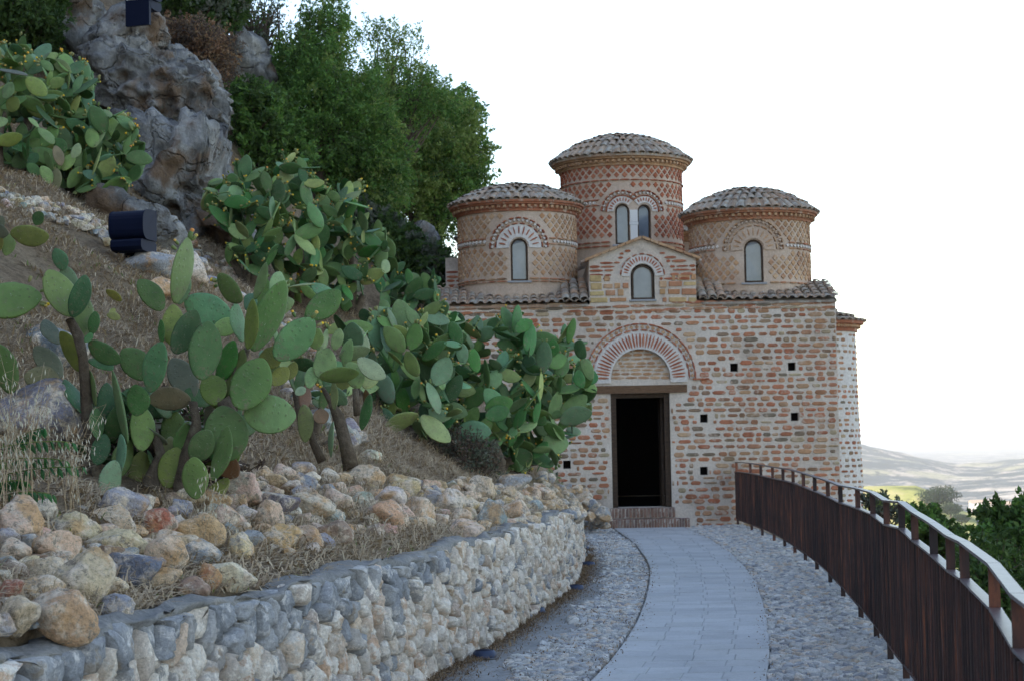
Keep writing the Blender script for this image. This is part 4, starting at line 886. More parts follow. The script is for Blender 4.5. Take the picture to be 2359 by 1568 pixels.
# mortar core and cement ledge
ss = np.arange(0, Lw, .07); V = []; n_ = len(ss); cr = [(-.035, -.06), (-.035, .3), (-.035, .6), (-.03, None)]
for s_ in ss:
    for d, z in cr: V.append(wall_fn(np.array([[s_, float(wtop(s_)) - .03 if z is None else z]]), np.array([d]))[0])
Fs = [(i*4+j, (i+1)*4+j, (i+1)*4+j+1, i*4+j+1) for i in range(n_ - 1) for j in range(3)]; put('core', mesh('core', V, Fs, M['joint'], True), wall)
pr_ = [(.0, -.05), (.022, -.022), (.020, -.006), (.0, .004), (-.05, .010), (-.11, .006), (-.17, -.004), (-.24, -.03), (-.36, -.08), (-.62, -.14)]; V = []
for i, s_ in enumerate(ss):
    for j, (d, z) in enumerate(pr_):
        nz = float(fbm([[s_ * 3, j * .7, 0]], 3, 5)[0]); nd = float(fbm([[s_ * 5, j * .6, 4]], 3, 8)[0]); V.append(wall_fn(np.array([[s_, float(wtop(s_)) + z + nz * .024 * (1 if j > 1 else .5)]]), np.array([d + nd * .04]))[0])
k = len(pr_); Fs = [(i*k+j, (i+1)*k+j, (i+1)*k+j+1, i*k+j+1) for i in range(n_ - 1) for j in range(k - 1)]; put('cement_ledge', mesh('cement_ledge', V, Fs, M['ledge'], True), wall)
# ------------------------------------------------------------------ paved path
path = structure(put('path', mesh('path', [(path_l(y) + q * (path_r(y) - path_l(y)), y, .0062) for y in np.arange(0, 32.39, .4) for q in (0, 1)], [(2*i, 2*i+1, 2*i+3, 2*i+2) for i in range(len(np.arange(0, 32.39, .4)) - 1)], M['pathjoint'])))
y = 8.2; row = 0; pit = .335; mb0 = MB(); npav = 0
while y < 32.33:
    y1 = min(y + pit, 32.36)
    if y1 - y < .1: break
    cuts = [0] + [min(.92, (k + (.10 if row % 2 else -.02) + RN.uniform(-.07, .07)) / 4) for k in (1, 2, 3)] + [1]
    for k in range(4):
        g = .0028; q0, q1 = cuts[k], cuts[k + 1]; c4 = []
        for yy, qq, sx, sy in ((y, q0, 1, 1), (y, q1, -1, 1), (y1, q1, -1, -1), (y1, q0, 1, -1)):
            xl, xr = path_l(yy), path_r(yy); c4.append((xl + qq * (xr - xl) + sx * g, yy + sy * g * 1.1))
        c4 = np.array(c4); cen = c4.mean(0); zt = .012 + RN.uniform(-.002, .002); tl = RN.uniform(-.004, .004, 2); V = [(x, yy, -.01) for x, yy in c4] + [(x, yy, zt - .005) for x, yy in c4] + [(cen[0] + (x - cen[0]) * .97, cen[1] + (yy - cen[1]) * .965, zt + (x - cen[0]) * tl[0]) for x, yy in c4]
        Fs = [(a*4+i, a*4+(i+1)%4, (a+1)*4+(i+1)%4, (a+1)*4+i) for a in (0, 1) for i in range(4)] + [(8, 9, 10, 11)]
        put('paver', mesh('paver', V, Fs, M['paver']), path); npav += 1
    y = y1; row += 1
# ------------------------------------------------------------------ cobbles on both sides
flat = lambda Q, D: np.stack([Q[:, 0] + .02 * vnoise(np.stack([Q[:, 0] * 9, Q[:, 1] * 9, D * 0], 1)), Q[:, 1], D + .012 * vnoise(np.stack([Q[:, 0] * 2, Q[:, 1] * 2, D * 0], 1), 4)], 1)
def cobble_side(lo, hi, y0, y1, n, seed, md):
    pts = relax_points(lambda r: (lambda yy: (lo(yy) + (hi(yy) - lo(yy)) * r.rand(), yy))(r.uniform(y0, y1)), n, md, seed); r = np.random.RandomState(seed)
    sq = [(x, yy * 1.25) for x, yy in pts]; cl = voronoi(sq, None, rad=.24); out = []
    for (x, yy), poly in zip(pts, cl):
        if poly is None: continue
        poly = poly.copy(); poly[:, 1] /= 1.25; L_, H_ = lo(yy) - .03, hi(yy) - .004; poly[:, 0] = np.clip(poly[:, 0], L_, H_)
        if r.rand() < .05: continue
        far = yy > 19; q = pebble(poly, flat, .0035, -.025, r.uniform(-.006, .009), r, not far, not far)
        if q: out.append((q[0], q[1], yy, M['cobble']))
    return out
gut = lambda y: wall_x(y) + np.interp(y, [9, 13, 17, 24, 28], [.62, .60, .50, .34, .2]) + .10 * math.sin(y * 1.7) + .06 * math.sin(y * 4.1)
cst = cobble_side(gut, lambda y: float(path_l(y)) - .02, 9.4, 32.9, 7500, 21, lambda p: .070 if p[1] < 19 else .085) + cobble_side(lambda y: float(path_r(y)) + .025, lambda y: float(fence_x(y)) + .12, 9.4, 32.9, 7500, 22, lambda p: .070 if p[1] < 19 else .085)
paving = structure(put('cobbled_pavement', None)); pack('cobble', cst, None, paving, 300, lambda s_: s_[2] if proj(s_[0].mean(0))[1] < 1590 else 99)
# cement gutter along the wall foot
V = []; yy_ = np.arange(5, 29, .15)
for y in yy_:
    a = float(wall_x(y)); b = float(gut(y)) + .06
    for q in (0, .25, .5, .75, 1): V.append((a - .1 + (b - a + .1) * q, y, -.012 + .010 * float(fbm([[q * 3, y * 2, 0]], 3, 2)[0]) + .015 * (q - .5) ** 2 * 4 - .01))
structure(put('gutter', mesh('gutter', V, [(i*5+j, i*5+j+1, (i+1)*5+j+1, (i+1)*5+j) for i in range(len(yy_) - 1) for j in range(4)], M['cement'], True)))
# ------------------------------------------------------------------ fence
fence = thing('metal_fence', 'curving rust-brown metal fence of close vertical bars with a flat shiny handrail', 'fence', (3.4, 18, 0))
posts = [(1696,1063),(1728,1065),(1752,1069),(1779,1074),(1803,1077),(1826,1081),(1850,1088),(1876,1096),(1906,1105),(1935,1116),(1975,1123),(2010,1132),(2041,1151),(2076,1154),(2106,1177),(2149,1203),(2188,1231),(2220,1246),(2288,1296),(2344,1366)]
fy = np.arange(1.0, 32.95, .02); fxx = fence_x(fy); uf = np.array([proj((x, y, 1.12))[0] for x, y in zip(fxx, fy)])
PT = []
for u, v in posts:
    ok = fy > 5; i = np.argmin(np.abs(uf[ok] - u)); y = fy[ok][i]; x = fxx[ok][i]; z = P(u, v, y)[2]; PT.append((x, y, float(np.clip(z, 1.04, 1.2))))
last = PT[-1]
for yq in (4.3, 3.1, 1.9): PT.append((float(fence_x(yq)), yq, 1.12))
PT.sort(key=lambda q: q[1]); pa = np.array(PT); hz = lambda y: np.interp(y, pa[:, 1], pa[:, 2])
def dirn(y): d = np.array([float(fence_x(y + .1) - fence_x(y - .1)), .2]); d /= np.linalg.norm(d); return d
def plate(c, d, lx, ly, z0, z1):
    """upright box: lx along the fence, ly across"""
    R_ = np.array([[d[0], d[1], 0], [d[1], -d[0], 0], [0, 0, 1]]).T; mb = MB(); mb.box((-lx/2, -ly/2, z0), (lx/2, ly/2, z1), R_, (c[0], c[1], 0)); return mb
for (x, y, z) in PT: plate((x, y), dirn(y), .02, .044, -.02, z - .012).out('post', M['steel'], fence)
def strip(name, ya, yb, z_of, w, th, parent, m):
    q = np.linspace(ya, yb, 4); V = []
    for y in q:
        c = np.array([float(fence_x(y)), y]); d = dirn(y); nrm = np.array([d[1], -d[0]]); z = z_of(y)
        for sx, dz in ((-1, 0), (1, 0), (1, th), (-1, th)): V.append((*(c + nrm * sx * w / 2), z + dz))
    Fs = [(i*4+j, i*4+(j+1)%4, (i+1)*4+(j+1)%4, (i+1)*4+j) for i in range(3) for j in range(4)] + [(3, 2, 1, 0), (12, 13, 14, 15)]
    return put(name, mesh(name, V, Fs, m), parent)
for (a, b) in zip(PT[:-1], PT[1:]):
    strip('handrail', a[1] + .004, b[1] - .004, lambda y: float(np.interp(y, [a[1], b[1]], [a[2], b[2]])) - .012, .050, .014, fence, M['rail'])
    strip('upper_rail', a[1] + .012, b[1] - .012, lambda y: float(np.interp(y, [a[1], b[1]], [a[2], b[2]])) - .185, .050, .012, fence, M['rail'])
    strip('lower_rail', a[1] + .012, b[1] - .012, lambda y: .105 + .01 * math.sin(a[1]), .05, .012, fence, M['steel'])
bars = []; y = 1.9
while y < 32.9: bars.append(y); y += .095
vis = [b for b in bars if b > 5.5]; 
hidb = [b for b in bars if b <= 5.5] + vis[298:]; mb = MB(); bm_ = {}
for i, y in enumerate(vis[:298] + hidb):
    c = (float(fence_x(y)), y); top = float(hz(y)) - .186; w_ = .012 if i % 7 else .03
    p_ = plate(c, dirn(y), w_, .045 + .012 * ((i * 37) % 5) / 5, .118, top)
    if i < 298: p_.out('bar', M['steel'], fence)
    else: mb.add(np.vstack(p_.V), p_.F)
stuff(mb.out('bar', M['steel'], fence))
# in-ground spotlights
where = ['dark blue path spotlight nearest the church, at the far end of the rubble wall', 'second dark blue path spotlight from the far end of the rubble wall', 'dark blue path spotlight at the foot of the middle of the rubble wall', 'dark blue path spotlight in dry litter where the cement gutter narrows', 'dark blue path spotlight nearest the camera at the foot of the rubble wall']
for (u, v), lb in zip(((1343,1265),(1355,1302),(1326,1357),(1234,1410),(1116,1512)), where):
    c = G(u, v, 0); o = thing('path_spotlight', lb, 'spotlight', c, 'spotlights along the foot of the wall'); s_ = .092
    V, Fs = lathe([(s_ * 1.0, 0), (s_ * .95, .035), (s_ * .8, .052), (s_ * .74, .052)], c, 16); b_ = MB(); b_.add(V, Fs); b_.out('housing', M['blue'], o, True)
    V, Fs = lathe([(s_ * .74, .046), (s_ * .4, .058), (.001, .06)], c, 16); b_ = MB(); b_.add(V, Fs); b_.out('lens', M['navy'], o, True)
# ------------------------------------------------------------------ rock shapes
import bmesh
def ico(sub):
    b = bmesh.new(); bmesh.ops.create_icosphere(b, subdivisions=sub, radius=1.0); V = np.array([v.co[:] for v in b.verts]); Fs = [tuple(v.index for v in f.verts) for f in b.faces]; b.free(); return V, Fs
ICO = {k: ico(k) for k in (1, 2, 3, 4, 5, 6)}
def rock_shape(seed, sub=3, planes=11, rough=.06, sharp=42.0):
    V, Fs = ICO[sub]; r = np.random.RandomState(seed); N = r.normal(size=(planes, 3)); N /= np.linalg.norm(N, axis=1)[:, None]; H = r.uniform(.55, 1.0, planes)
    d = np.maximum(V @ N.T, 1e-3); R = H / d; rad = (np.sum(np.minimum(R, 9.0) ** -sharp, axis=1) + 1.15 ** -sharp) ** (-1 / sharp)
    rad = rad * (1 + rough * fbm(V * 2.3 + seed, 3, seed) + rough * .4 * fbm(V * 7 + seed, 2, seed)); return V * rad[:, None], Fs
ROCKS = []
for i in range(14):
    V, Fs = rock_shape(300 + i, 4, 9 + i % 7, .085); me = mesh('boulder', V, Fs, M['boulder'], True); ROCKS.append((me, V))
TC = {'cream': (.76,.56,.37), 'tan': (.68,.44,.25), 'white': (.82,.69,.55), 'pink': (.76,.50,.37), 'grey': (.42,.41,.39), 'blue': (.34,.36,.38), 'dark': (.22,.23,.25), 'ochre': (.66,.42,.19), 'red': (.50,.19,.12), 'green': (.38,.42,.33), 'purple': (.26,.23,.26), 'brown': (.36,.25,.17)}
RRk = np.random.RandomState(77); used_spots = []
def boulder(u, v, w, h, tone, label, group=None, rot=None, sink=.25, cat='boulder'):
    """a loose stone whose outline covers w x h around (u, v), standing on the bank"""
    base = hit(u, min(v + h * .42, 1490)); Y = base[1]; s = Y / FPX; W_, H_ = w * s, h * s; dpt = (W_ + H_) / 2 * RRk.uniform(.8, 1.05)
    i = RRk.randint(len(ROCKS)); me, V = ROCKS[i]; a = RRk.uniform(0, 6.28) if rot is None else rot; R3 = np.array(Matrix.Rotation(a, 3, 'Z') @ Matrix.Rotation(RRk.uniform(-.25, .25), 3, 'Y'))
    q = V @ R3.T; e = np.ptp(q, axis=0); c = (q.max(0) + q.min(0)) / 2
    # scale along world axes after the turn: bake it
    S = np.array([W_ / e[0], dpt / e[1], H_ / e[2]]) * 1.22
    cen = np.array([base[0], Y, 0]); mid_ = P(u, v, Y + dpt * .15); cen = mid_
    Q = (q - c) * S; me2 = mesh('boulder', Q, ICO[4][1], M['boulder'], True)
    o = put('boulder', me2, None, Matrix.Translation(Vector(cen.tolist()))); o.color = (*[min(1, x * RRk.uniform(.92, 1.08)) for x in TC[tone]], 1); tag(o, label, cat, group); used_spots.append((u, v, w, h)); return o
z4 = lambda x, y, w, h: (x * .5817, 1019.2 + y * .5817, w * .5817, h * .5817)
GR = 'loose stones heaped on the bank'
big = [
 (70,320,170,190,'cream','large pointed cream boulder with ochre stain, at the left end of the heap'),
 (182,285,70,110,'white','narrow pale stone wedged behind the pointed cream boulder'),
 (295,335,175,110,'cream','cream boulder with a small peak, left of the smooth round one'),
 (488,258,160,140,'grey','grey mottled boulder rising behind the smooth round cream one'),
 (452,315,175,115,'cream','smooth rounded cream boulder in front of the grey mottled one'),
 (632,335,120,130,'red','rust-red and white boulder, the reddest of the heap'),
 (210,408,175,105,'cream','cream slab stone below the peaked cream boulder'),
 (462,402,210,105,'cream','long low cream boulder beneath the smooth round one'),
 (372,432,100,60,'blue','small blue-grey stone on top of tan rubble'),
 (518,505,230,120,'dark','large dark blue-grey striped slab lying flat'),
 (338,545,195,220,'cream','tall cream and tan boulder left of the dark striped slab'),
 (182,510,150,100,'cream','cream stone in the second row above the round tan one'),
 (240,690,260,190,'tan','largest block of the front row, grey-topped with ochre sides'),
 (60,690,160,140,'cream','cream block cut by the left edge, beside the largest front block'),
 (170,585,150,105,'tan','rounded tan boulder behind the largest front block'),
 (662,445,145,130,'pink','pinkish-white boulder between red stone and grey boulder'),
 (795,355,170,130,'tan','tan boulder with a dark grey crown near the middle of the heap'),
 (805,432,135,90,'grey','pale grey boulder below the dark-crowned tan one'),
 (905,300,115,100,'pink','pink-white stone right of the dark-crowned boulder'),
 (1065,292,105,115,'cream','upright cream stone with a pointed top'),
 (1113,382,145,105,'ochre','ochre-yellow rounded boulder, the yellowest of the heap'),
 (945,340,85,48,'ochre','small orange-brown stone under the pink-white one'),
 (950,415,90,105,'cream','cream stone at the lower edge by dry grass'),
 (905,530,190,100,'white','long smooth white stone lying alone near the wall ledge'),
 (825,530,90,95,'red','red angular stone touching the long white one'),
 (655,540,110,90,'cream','cream and yellow stone at the right tip of the dark slab'),
 (950,185,150,125,'pink','large pink-tan boulder below the cactus base'),
 (1095,248,160,90,'purple','dark purple-grey flat slab among pale stones'),
 (1225,248,175,90,'white','broad pinkish-white boulder right of the purple slab'),
 (1335,232,105,95,'cream','blocky cream stone with grey veins in the upper row'),
 (1202,158,95,75,'blue','rounded blue-grey stone in dry grass at the heap top'),
 (1440,142,150,95,'cream','big pale boulder at the top of the heap'),
 (1440,236,82,75,'green','small round greenish stone with lichen'),
 (1545,228,110,95,'white','white angular boulder right of the greenish round stone'),
 (1592,168,125,80,'cream','cream boulder behind the white angular one'),
 (1662,275,105,105,'cream','cream boulder with a blue-grey streak'),
 (1782,235,95,95,'white','roundish white boulder near the far half of the heap'),
 (1852,248,80,80,'tan','tan stone next to the roundish white boulder'),
 (1945,288,105,115,'blue','leaning blue-grey slab near the far end of the heap'),
 (1850,345,125,78,'white','white stone perched alone at the ledge edge'),
 (1535,290,140,110,'tan','tan boulder half sunk in dry grass'),
 (1215,378,105,90,'pink','pinkish stone left of the tan one sunk in dry grass'),
 (1325,362,125,95,'brown','brown boulder beside tufts of dry grass'),
 (62,425,115,85,'cream','cream stone at the left edge above the rusty one'),
 (60,510,100,85,'brown','brown stone at the left edge in the middle of the heap'),
 (40,590,95,85,'red','rust-red stone at the left edge above the cream block'),
 (285,600,72,52,'white','small oval white stone resting on ochre rock'),
 (1000,392,95,80,'grey','grey stone behind the cream stone by dry grass'),
 (765,575,110,80,'brown','brownish stone in dry grass under the red angular one'),
 (455,640,130,75,'blue','flat blue-grey stone below the dark striped slab'),
 (2035,268,110,75,'tan','tan rounded stone before the far end of the wall'),
 (1900,175,100,80,'cream','pale stone under the rightmost cactus'),
 (2040,170,110,80,'grey','greyish stone at the foot of the church brickwork'),
]
for q in big: boulder(*z4(*q[:4]), q[4], q[5], GR)
# smaller loose stones fill the heap; nothing sets one apart from the next
tones = ['cream', 'cream', 'white', 'tan', 'pink', 'grey', 'blue', 'ochre', 'brown', 'cream', 'white']
fills = [
 (300, 300, .5, 66, [(0,1160),(330,1150),(560,1080),(560,1240),(300,1330),(120,1440),(0,1450)], 'small {t} stone wedged in the left half of the heap'),
 (230, 220, .5, 50, [(560,1090),(800,1075),(980,1110),(1080,1150),(1060,1215),(820,1230),(640,1290),(560,1250)], 'small {t} stone in the middle part of the heap'),
 (260, 200, .5, 38, [(960,1105),(1150,1110),(1280,1130),(1310,1170),(1200,1210),(1100,1215),(1000,1180)], 'small {t} stone in the far part of the heap')]
def inpoly(p, poly):
    x, y = p; c = False; n = len(poly)
    for i in range(n):
        x1, y1 = poly[i]; x2, y2 = poly[(i + 1) % n]
        if (y1 > y) != (y2 > y) and x < (x2 - x1) * (y - y1) / (y2 - y1) + x1: c = not c
    return c
def poly_sample(poly, r):
    a = np.array(poly); lo, hi = a.min(0), a.max(0)
    while True:
        p = (r.uniform(lo[0], hi[0]), r.uniform(lo[1], hi[1]))
        if inpoly(p, poly): return p
for att, _, _, sz, poly, lb in fills:
    n = 0
    for k in range(att):
        u, v = poly_sample(poly, RRk); s_ = sz * RRk.uniform(.45, 1.0)
        if any(abs(u - a) < (w + s_) * .21 and abs(v - b) < (h + s_) * .21 for a, b, w, h in used_spots): continue
        tn = tones[RRk.randint(len(tones))]; nb_ = min(big, key=lambda q: math.hypot(z4(*q[:4])[0] - u, z4(*q[:4])[1] - v)); bu, bv = z4(*nb_[:4])[:2]; import re
        side_ = ('just left of' if u < bu else 'just right of') if abs(u - bu) > abs(v - bv) * 1.4 else ('just behind' if v < bv else 'just in front of'); words = re.split(r',| with | in | at | of | below | behind | beneath | among | near | under | between | touching | wedged | rising | resting | lying | right | left | before | beside | next | perched | to ', nb_[5])[0].split()[:6]
        sw = 'tiny' if s_ < sz * .6 else 'small' if s_ < sz * .8 else 'mid-sized'; boulder(u, v, s_, s_ * RRk.uniform(.55, .9), tn, ' '.join([sw, {'pink':'pinkish','blue':'blue-grey'}.get(tn, tn), 'stone', side_, 'the'] + words), 'small loose stones', cat='stone'); n += 1
# rubble against the church corner
n = 0
for k in range(95):
    u, v = poly_sample([(1235,1100),(1300,1095),(1345,1140),(1400,1185),(1402,1212),(1336,1216),(1290,1180),(1240,1140)], RRk); b = hit(u, v, 20) if u < 1340 else P(u, v, RRk.uniform(30.5, 32.4)); Y = b[1]; s_ = RRk.uniform(18, 38); b[2] = max(b[2], 0) + .03
    me, V = ROCKS[RRk.randint(len(ROCKS))]; o = put('stone', me, None, Matrix.Translation(Vector(b.tolist())) @ Matrix.Rotation(RRk.uniform(0, 6), 4, 'Z') @ Matrix.Diagonal((s_ * Y / FPX / 2, s_ * Y / FPX / 2, s_ * .4 * Y / FPX, 1)))
    tn = ['grey', 'cream', 'blue', 'white', 'tan'][RRk.randint(5)]; o.color = (*TC[tn], 1); tag(o, ('large ' if s_ > 31 else 'small ' if s_ < 24 else 'middling ') + {'blue': 'blue-grey'}.get(tn, tn) + ' rubble stone ' + ('high' if v < 1135 else 'low' if v > 1175 else 'halfway up') + (' in the pile next to the church steps' if u > 1330 else ' at the wall end of the church-corner pile' if u < 1285 else ' in the middle of the church-corner pile'), 'stone', 'rubble by the church steps')
# dry stone terrace edge higher on the bank: loose blocks in a row
def row_stones(line, n, lo, hi, spread, label, group, tone_set, seed):
    r = np.random.RandomState(seed); a = np.array(line, float); sg = np.concatenate([[0], np.cumsum(np.hypot(*np.diff(a, axis=0).T))])
    for k in range(n):
        t_ = sg[-1] * (k + r.rand()) / n; u = np.interp(t_, sg, a[:, 0]); v = np.interp(t_, sg, a[:, 1]) + r.uniform(-spread, spread); s_ = r.uniform(lo, hi); b = hit(u, v, 9); s = b[1] / FPX
        me, V = ROCKS[r.randint(len(ROCKS))]; Mx = Matrix.Translation(Vector((b + [0, 0, s_ * s * .10]).tolist())) @ Matrix.Rotation(r.uniform(0, 6.28), 4, 'Z') @ Matrix.Rotation(r.uniform(-.4, .4), 4, 'X') @ Matrix.Diagonal((s_ * s * .56, s_ * s * .5, s_ * s * r.uniform(.30, .45), 1))
        o = put('stone', me, None, Mx); tn = tone_set[r.randint(len(tone_set))]; o.color = (*[x * r.uniform(.85, 1.1) for x in TC[tn]], 1); sz_ = 'large' if s_ > lo + .72 * (hi - lo) else 'small' if s_ < lo + .3 * (hi - lo) else 'middling'; tag(o, sz_ + ' ' + {'blue': 'blue-grey'}.get(tn, tn) + ' stone ' + ('at the upper end of ' if k < n / 3 else 'halfway along ' if k < 2 * n / 3 else 'at the lower end of ') + label, 'stone', group)
row_stones([(0,462),(60,475),(130,492),(200,515),(250,545)], 62, 16, 38, 18, 'the dry-stone edge left of the floodlight', 'dry-stone edge left of the floodlight', ['grey','white','blue','cream'], 41)
row_stones([(375,560),(450,600),(520,640),(600,690),(660,740),(720,800),(760,850)], 110, 15, 36, 30, 'the rubble band right of the floodlight', 'rubble band right of the floodlight', ['grey','white','cream','tan','pink','blue'], 42)
row_stones([(640,860),(720,930),(800,1000),(860,1040)], 24, 24, 56, 30, 'the scatter between the cactus trunks', 'stones between the cactus trunks', ['grey','blue','white'], 43)
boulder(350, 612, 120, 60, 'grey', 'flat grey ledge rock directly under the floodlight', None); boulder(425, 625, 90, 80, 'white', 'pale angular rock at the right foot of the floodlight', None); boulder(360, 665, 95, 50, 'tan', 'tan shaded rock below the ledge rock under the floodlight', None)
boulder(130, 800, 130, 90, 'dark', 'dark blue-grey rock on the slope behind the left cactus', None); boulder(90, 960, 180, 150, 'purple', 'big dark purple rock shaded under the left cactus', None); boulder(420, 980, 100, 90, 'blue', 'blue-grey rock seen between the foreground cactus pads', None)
# ------------------------------------------------------------------ the cliff
def crag(poly, Y, thick, label, name='rock_outcrop', m='cliff', amp=.16, freq=1.1, seed=0, sub=5, kind=None):
    a = np.array(poly, float); c = a.mean(0); V, Fs = ICO[sub]; d = V; th = np.arctan2(d[:, 2], d[:, 0]); tt = np.linspace(-math.pi, math.pi, 181); rad = []
    for q in tt:
        dx, dy = math.cos(q), -math.sin(q); best = 1.0; n = len(a)
        for i in range(n):
            p, e = a[i] - c, a[(i + 1) % n] - a[i]; den = dx * e[1] - dy * e[0]
            if abs(den) < 1e-9: continue
            t_ = (p[0] * e[1] - p[1] * e[0]) / den; w_ = (p[0] * dy - p[1] * dx) / den
            if t_ > 0 and 0 <= w_ <= 1: best = max(best, t_)
        rad.append(best)
    rad = np.array(rad); rr_ = np.interp(th, tt, rad); inpl = np.hypot(d[:, 0], d[:, 2]); s = Y / FPX; c3 = P(c[0], c[1], Y)
    flat_ = np.minimum(1, inpl * 1.25) ; X = d[:, 0] / np.maximum(inpl, 1e-6) * rr_ * s * flat_; Z = d[:, 2] / np.maximum(inpl, 1e-6) * rr_ * s * flat_; Yd_ = np.sign(d[:, 1]) * np.abs(d[:, 1]) ** .7 * thick
    W = np.stack([X, Yd_, Z], 1) + c3; nrm = d
    q = W * freq; rdg = 1 - 2.2 * np.abs(fbm(q, 6, seed)); q2 = fbm(W * 3.1, 5, seed + 3); rdg = rdg + .55 * (1 - 3 * np.abs(q2)); st_ = fbm(q * np.array([2.6, 2.6, .8]), 4, seed + 9); W = W + nrm * (amp * rdg + amp * .55 * st_)[:, None]
    o = put(name, mesh(name, W - c3, Fs, M[m], True), None, Matrix.Translation(Vector(c3.tolist())))
    if kind: o['kind'] = kind
    else: tag(o, label, 'rock')
    return o
crag([(120,-30),(215,-30),(225,60),(195,110),(215,150),(130,120),(115,60)], 31, .9, 'tall grey rock at the top left, behind the upper cactus', seed=1, sub=4)
crag([(205,130),(222,75),(270,28),(350,22),(388,58),(386,100),(350,132),(270,142)], 29.5, .8, 'smooth domed grey boulder with the small floodlight on its top', seed=2, amp=.08, freq=.9)
crag([(195,160),(270,128),(335,126),(400,135),(455,180),(500,232),(505,300),(440,345),(330,310),(235,245)], 29.5, 1.1, 'main grey crag below the domed boulder', seed=3, amp=.2, sub=6)
crag([(378,105),(412,98),(440,125),(446,165),(405,150)], 30, .35, 'small whitish rock right of the domed boulder', seed=4, sub=4, amp=.08)
crag([(452,160),(480,150),(503,185),(508,225),(480,230),(450,195)], 30.5, .4, 'pale pillar rock at the right edge of the crag', seed=5, sub=4, amp=.08)
crag([(300,285),(430,300),(520,320),(500,420),(560,500),(590,590),(520,600),(420,520),(340,440)], 28.3, 1.2, 'dark shaded rock face under the main crag', seed=6, amp=.2)
crag([(465,365),(545,405),(555,500),(480,470)], 29.0, .4, 'smooth grey rock wedge left of the middle cactus', seed=7, sub=4, amp=.06)
crag([(210,480),(250,438),(300,448),(350,478),(400,492),(418,545),(370,580),(230,540)], 22.5, .5, 'rounded grey-brown boulder behind the floodlight', seed=8, amp=.07, freq=1.6)
crag([(505,90),(560,85),(610,130),(600,205),(530,215),(505,170)], 36, .7, 'brown rock face under the wispy tree', seed=9, sub=4)
crag([(925,560),(960,520),(1000,545),(1005,600),(985,690),(930,690)], 37.5, .6, 'tan and grey rock standing behind the church to the left', seed=10, sub=4, amp=.12)
# ------------------------------------------------------------------ floodlights
def floodlight(base, s, yaw, label, name='floodlight', face=False):
    o = thing(name, label, 'floodlight', base, 'floodlights'); R_ = np.array(Matrix.Rotation(yaw, 3, 'Z')); prof = []
    for q in np.linspace(-100, 115, 16): cq, sq_ = math.cos(math.radians(q)), math.sin(math.radians(q)); prof.append((-.02 - .20 * math.copysign(abs(cq) ** .55, cq), .325 + .175 * math.copysign(abs(sq_) ** .7, sq_)))
    up = [(.10, .50)] + prof[::-1] + [(.10, .15)]
    lo = [(.12, .15), (.12, .02), (-.10, .0), (-.20, .02), (-.235, .06), (-.235, .125), (-.215, .148), (-.02, .148)]
    def extr(name_, pr, x0, x1, m, parent):
        k = len(pr); V = np.array([(x0, y, z) for y, z in pr] + [(x1, y, z) for y, z in pr]) * s @ R_.T + base
        return put(name_, mesh(name_, V, [tuple(range(k)), tuple(range(2*k-1, k-1, -1))] + [(i, k+i, k+(i+1)%k, (i+1)%k) for i in range(k)], m), parent)
    extr('housing', up, -.22, .22, M['navy'], o); extr('gear_box', lo, -.20, .21, M['navy'], o)
    extr('end_cap', [(y * 1.06, .325 + (z - .325) * 1.05) for y, z in up], .2205, .235, M['navy'], o); extr('end_cap', [(y * 1.02, .325 + (z - .325) * 1.02) for y, z in up], -.232, -.2205, M['navy'], o)
    extr('glass', [(.10, .16), (.125, .16), (.125, .5), (.10, .5)], -.21, .21, M['panel'], o)
    for x in (-.13, .16): extr('clip', [(-.06, .478), (-.06, .50), (.06, .52), (.12, .515), (.12, .49)], x - .016, x + .016, M['clip'], o)
    mb = MB(); mb.box((-.2 * s, .10 * s, -.25 * s), (.2 * s, .16 * s, .12 * s), R_, base); mb.out('bracket', M['navy'], o); return o
fb_ = P(311, 584, 19.3); floodlight(fb_, .90, -.30, 'big dark navy floodlight housing standing on rocks on the slope')
fb_ = P(328, 27, 28.5); floodlight(fb_, 1.05, math.pi - .3, 'small dark floodlight with a pale panel on top of the domed boulder')
# ------------------------------------------------------------------ prickly pears
def pad_shape(seed, lump=.03):
    r = np.random.RandomState(seed); n, m_ = 18, 7; V = [(0, 0, 0)]; wv = .29 + r.uniform(-.03, .04); sk = r.uniform(-.05, .05); cv = r.uniform(-.10, .10)
    zs = [(.5 - .5 * math.cos(math.pi * (j + 1) / (n))) for j in range(n - 1)]; Fs = []; k = 2 * m_
    for z in zs:
        w = wv * (math.sin(math.pi * min(1, z ** .80)) ** .62) * (.80 + .42 * z); th = .030 * (math.sin(math.pi * z) ** .5) + .012 * (1 - z); cx = sk * math.sin(math.pi * z); cy = cv * (z - z * z) * 1.3
        for j in range(k):
            a = 2 * math.pi * j / k; x = math.cos(a) * w; y = math.sin(a) * th * (1 if abs(math.cos(a)) < .98 else 1); V.append((cx + x * (1 + r.uniform(-lump, lump)), cy + y + .10 * cv * (x / wv) ** 2, z))
    V.append((0, 0, 1)); R_ = len(zs)
    for j in range(k): Fs.append((0, 1 + (j + 1) % k, 1 + j)); Fs.append((1 + (R_-1)*k + j, 1 + (R_-1)*k + (j+1) % k, len(V) - 1))
    for i in range(R_ - 1):
        for j in range(k): Fs.append((1+i*k+j, 1+i*k+(j+1)%k, 1+(i+1)*k+(j+1)%k, 1+(i+1)*k+j))
    return mesh('pad', V, Fs, M['pad'], True), wv
PADS = [pad_shape(500 + i, .02) for i in range(10)]
PADCOL = {'g': (.115,.215,.070), 'd': (.052,.130,.045), 'b': (.120,.235,.120), 'o': (.175,.215,.060), 'l': (.225,.320,.115), 'p': (.22,.31,.15), 'y': (.24,.29,.09), 'n': (.045,.165,.040), 'x': (.17,.165,.10), 'r': (.17,.09,.045)}
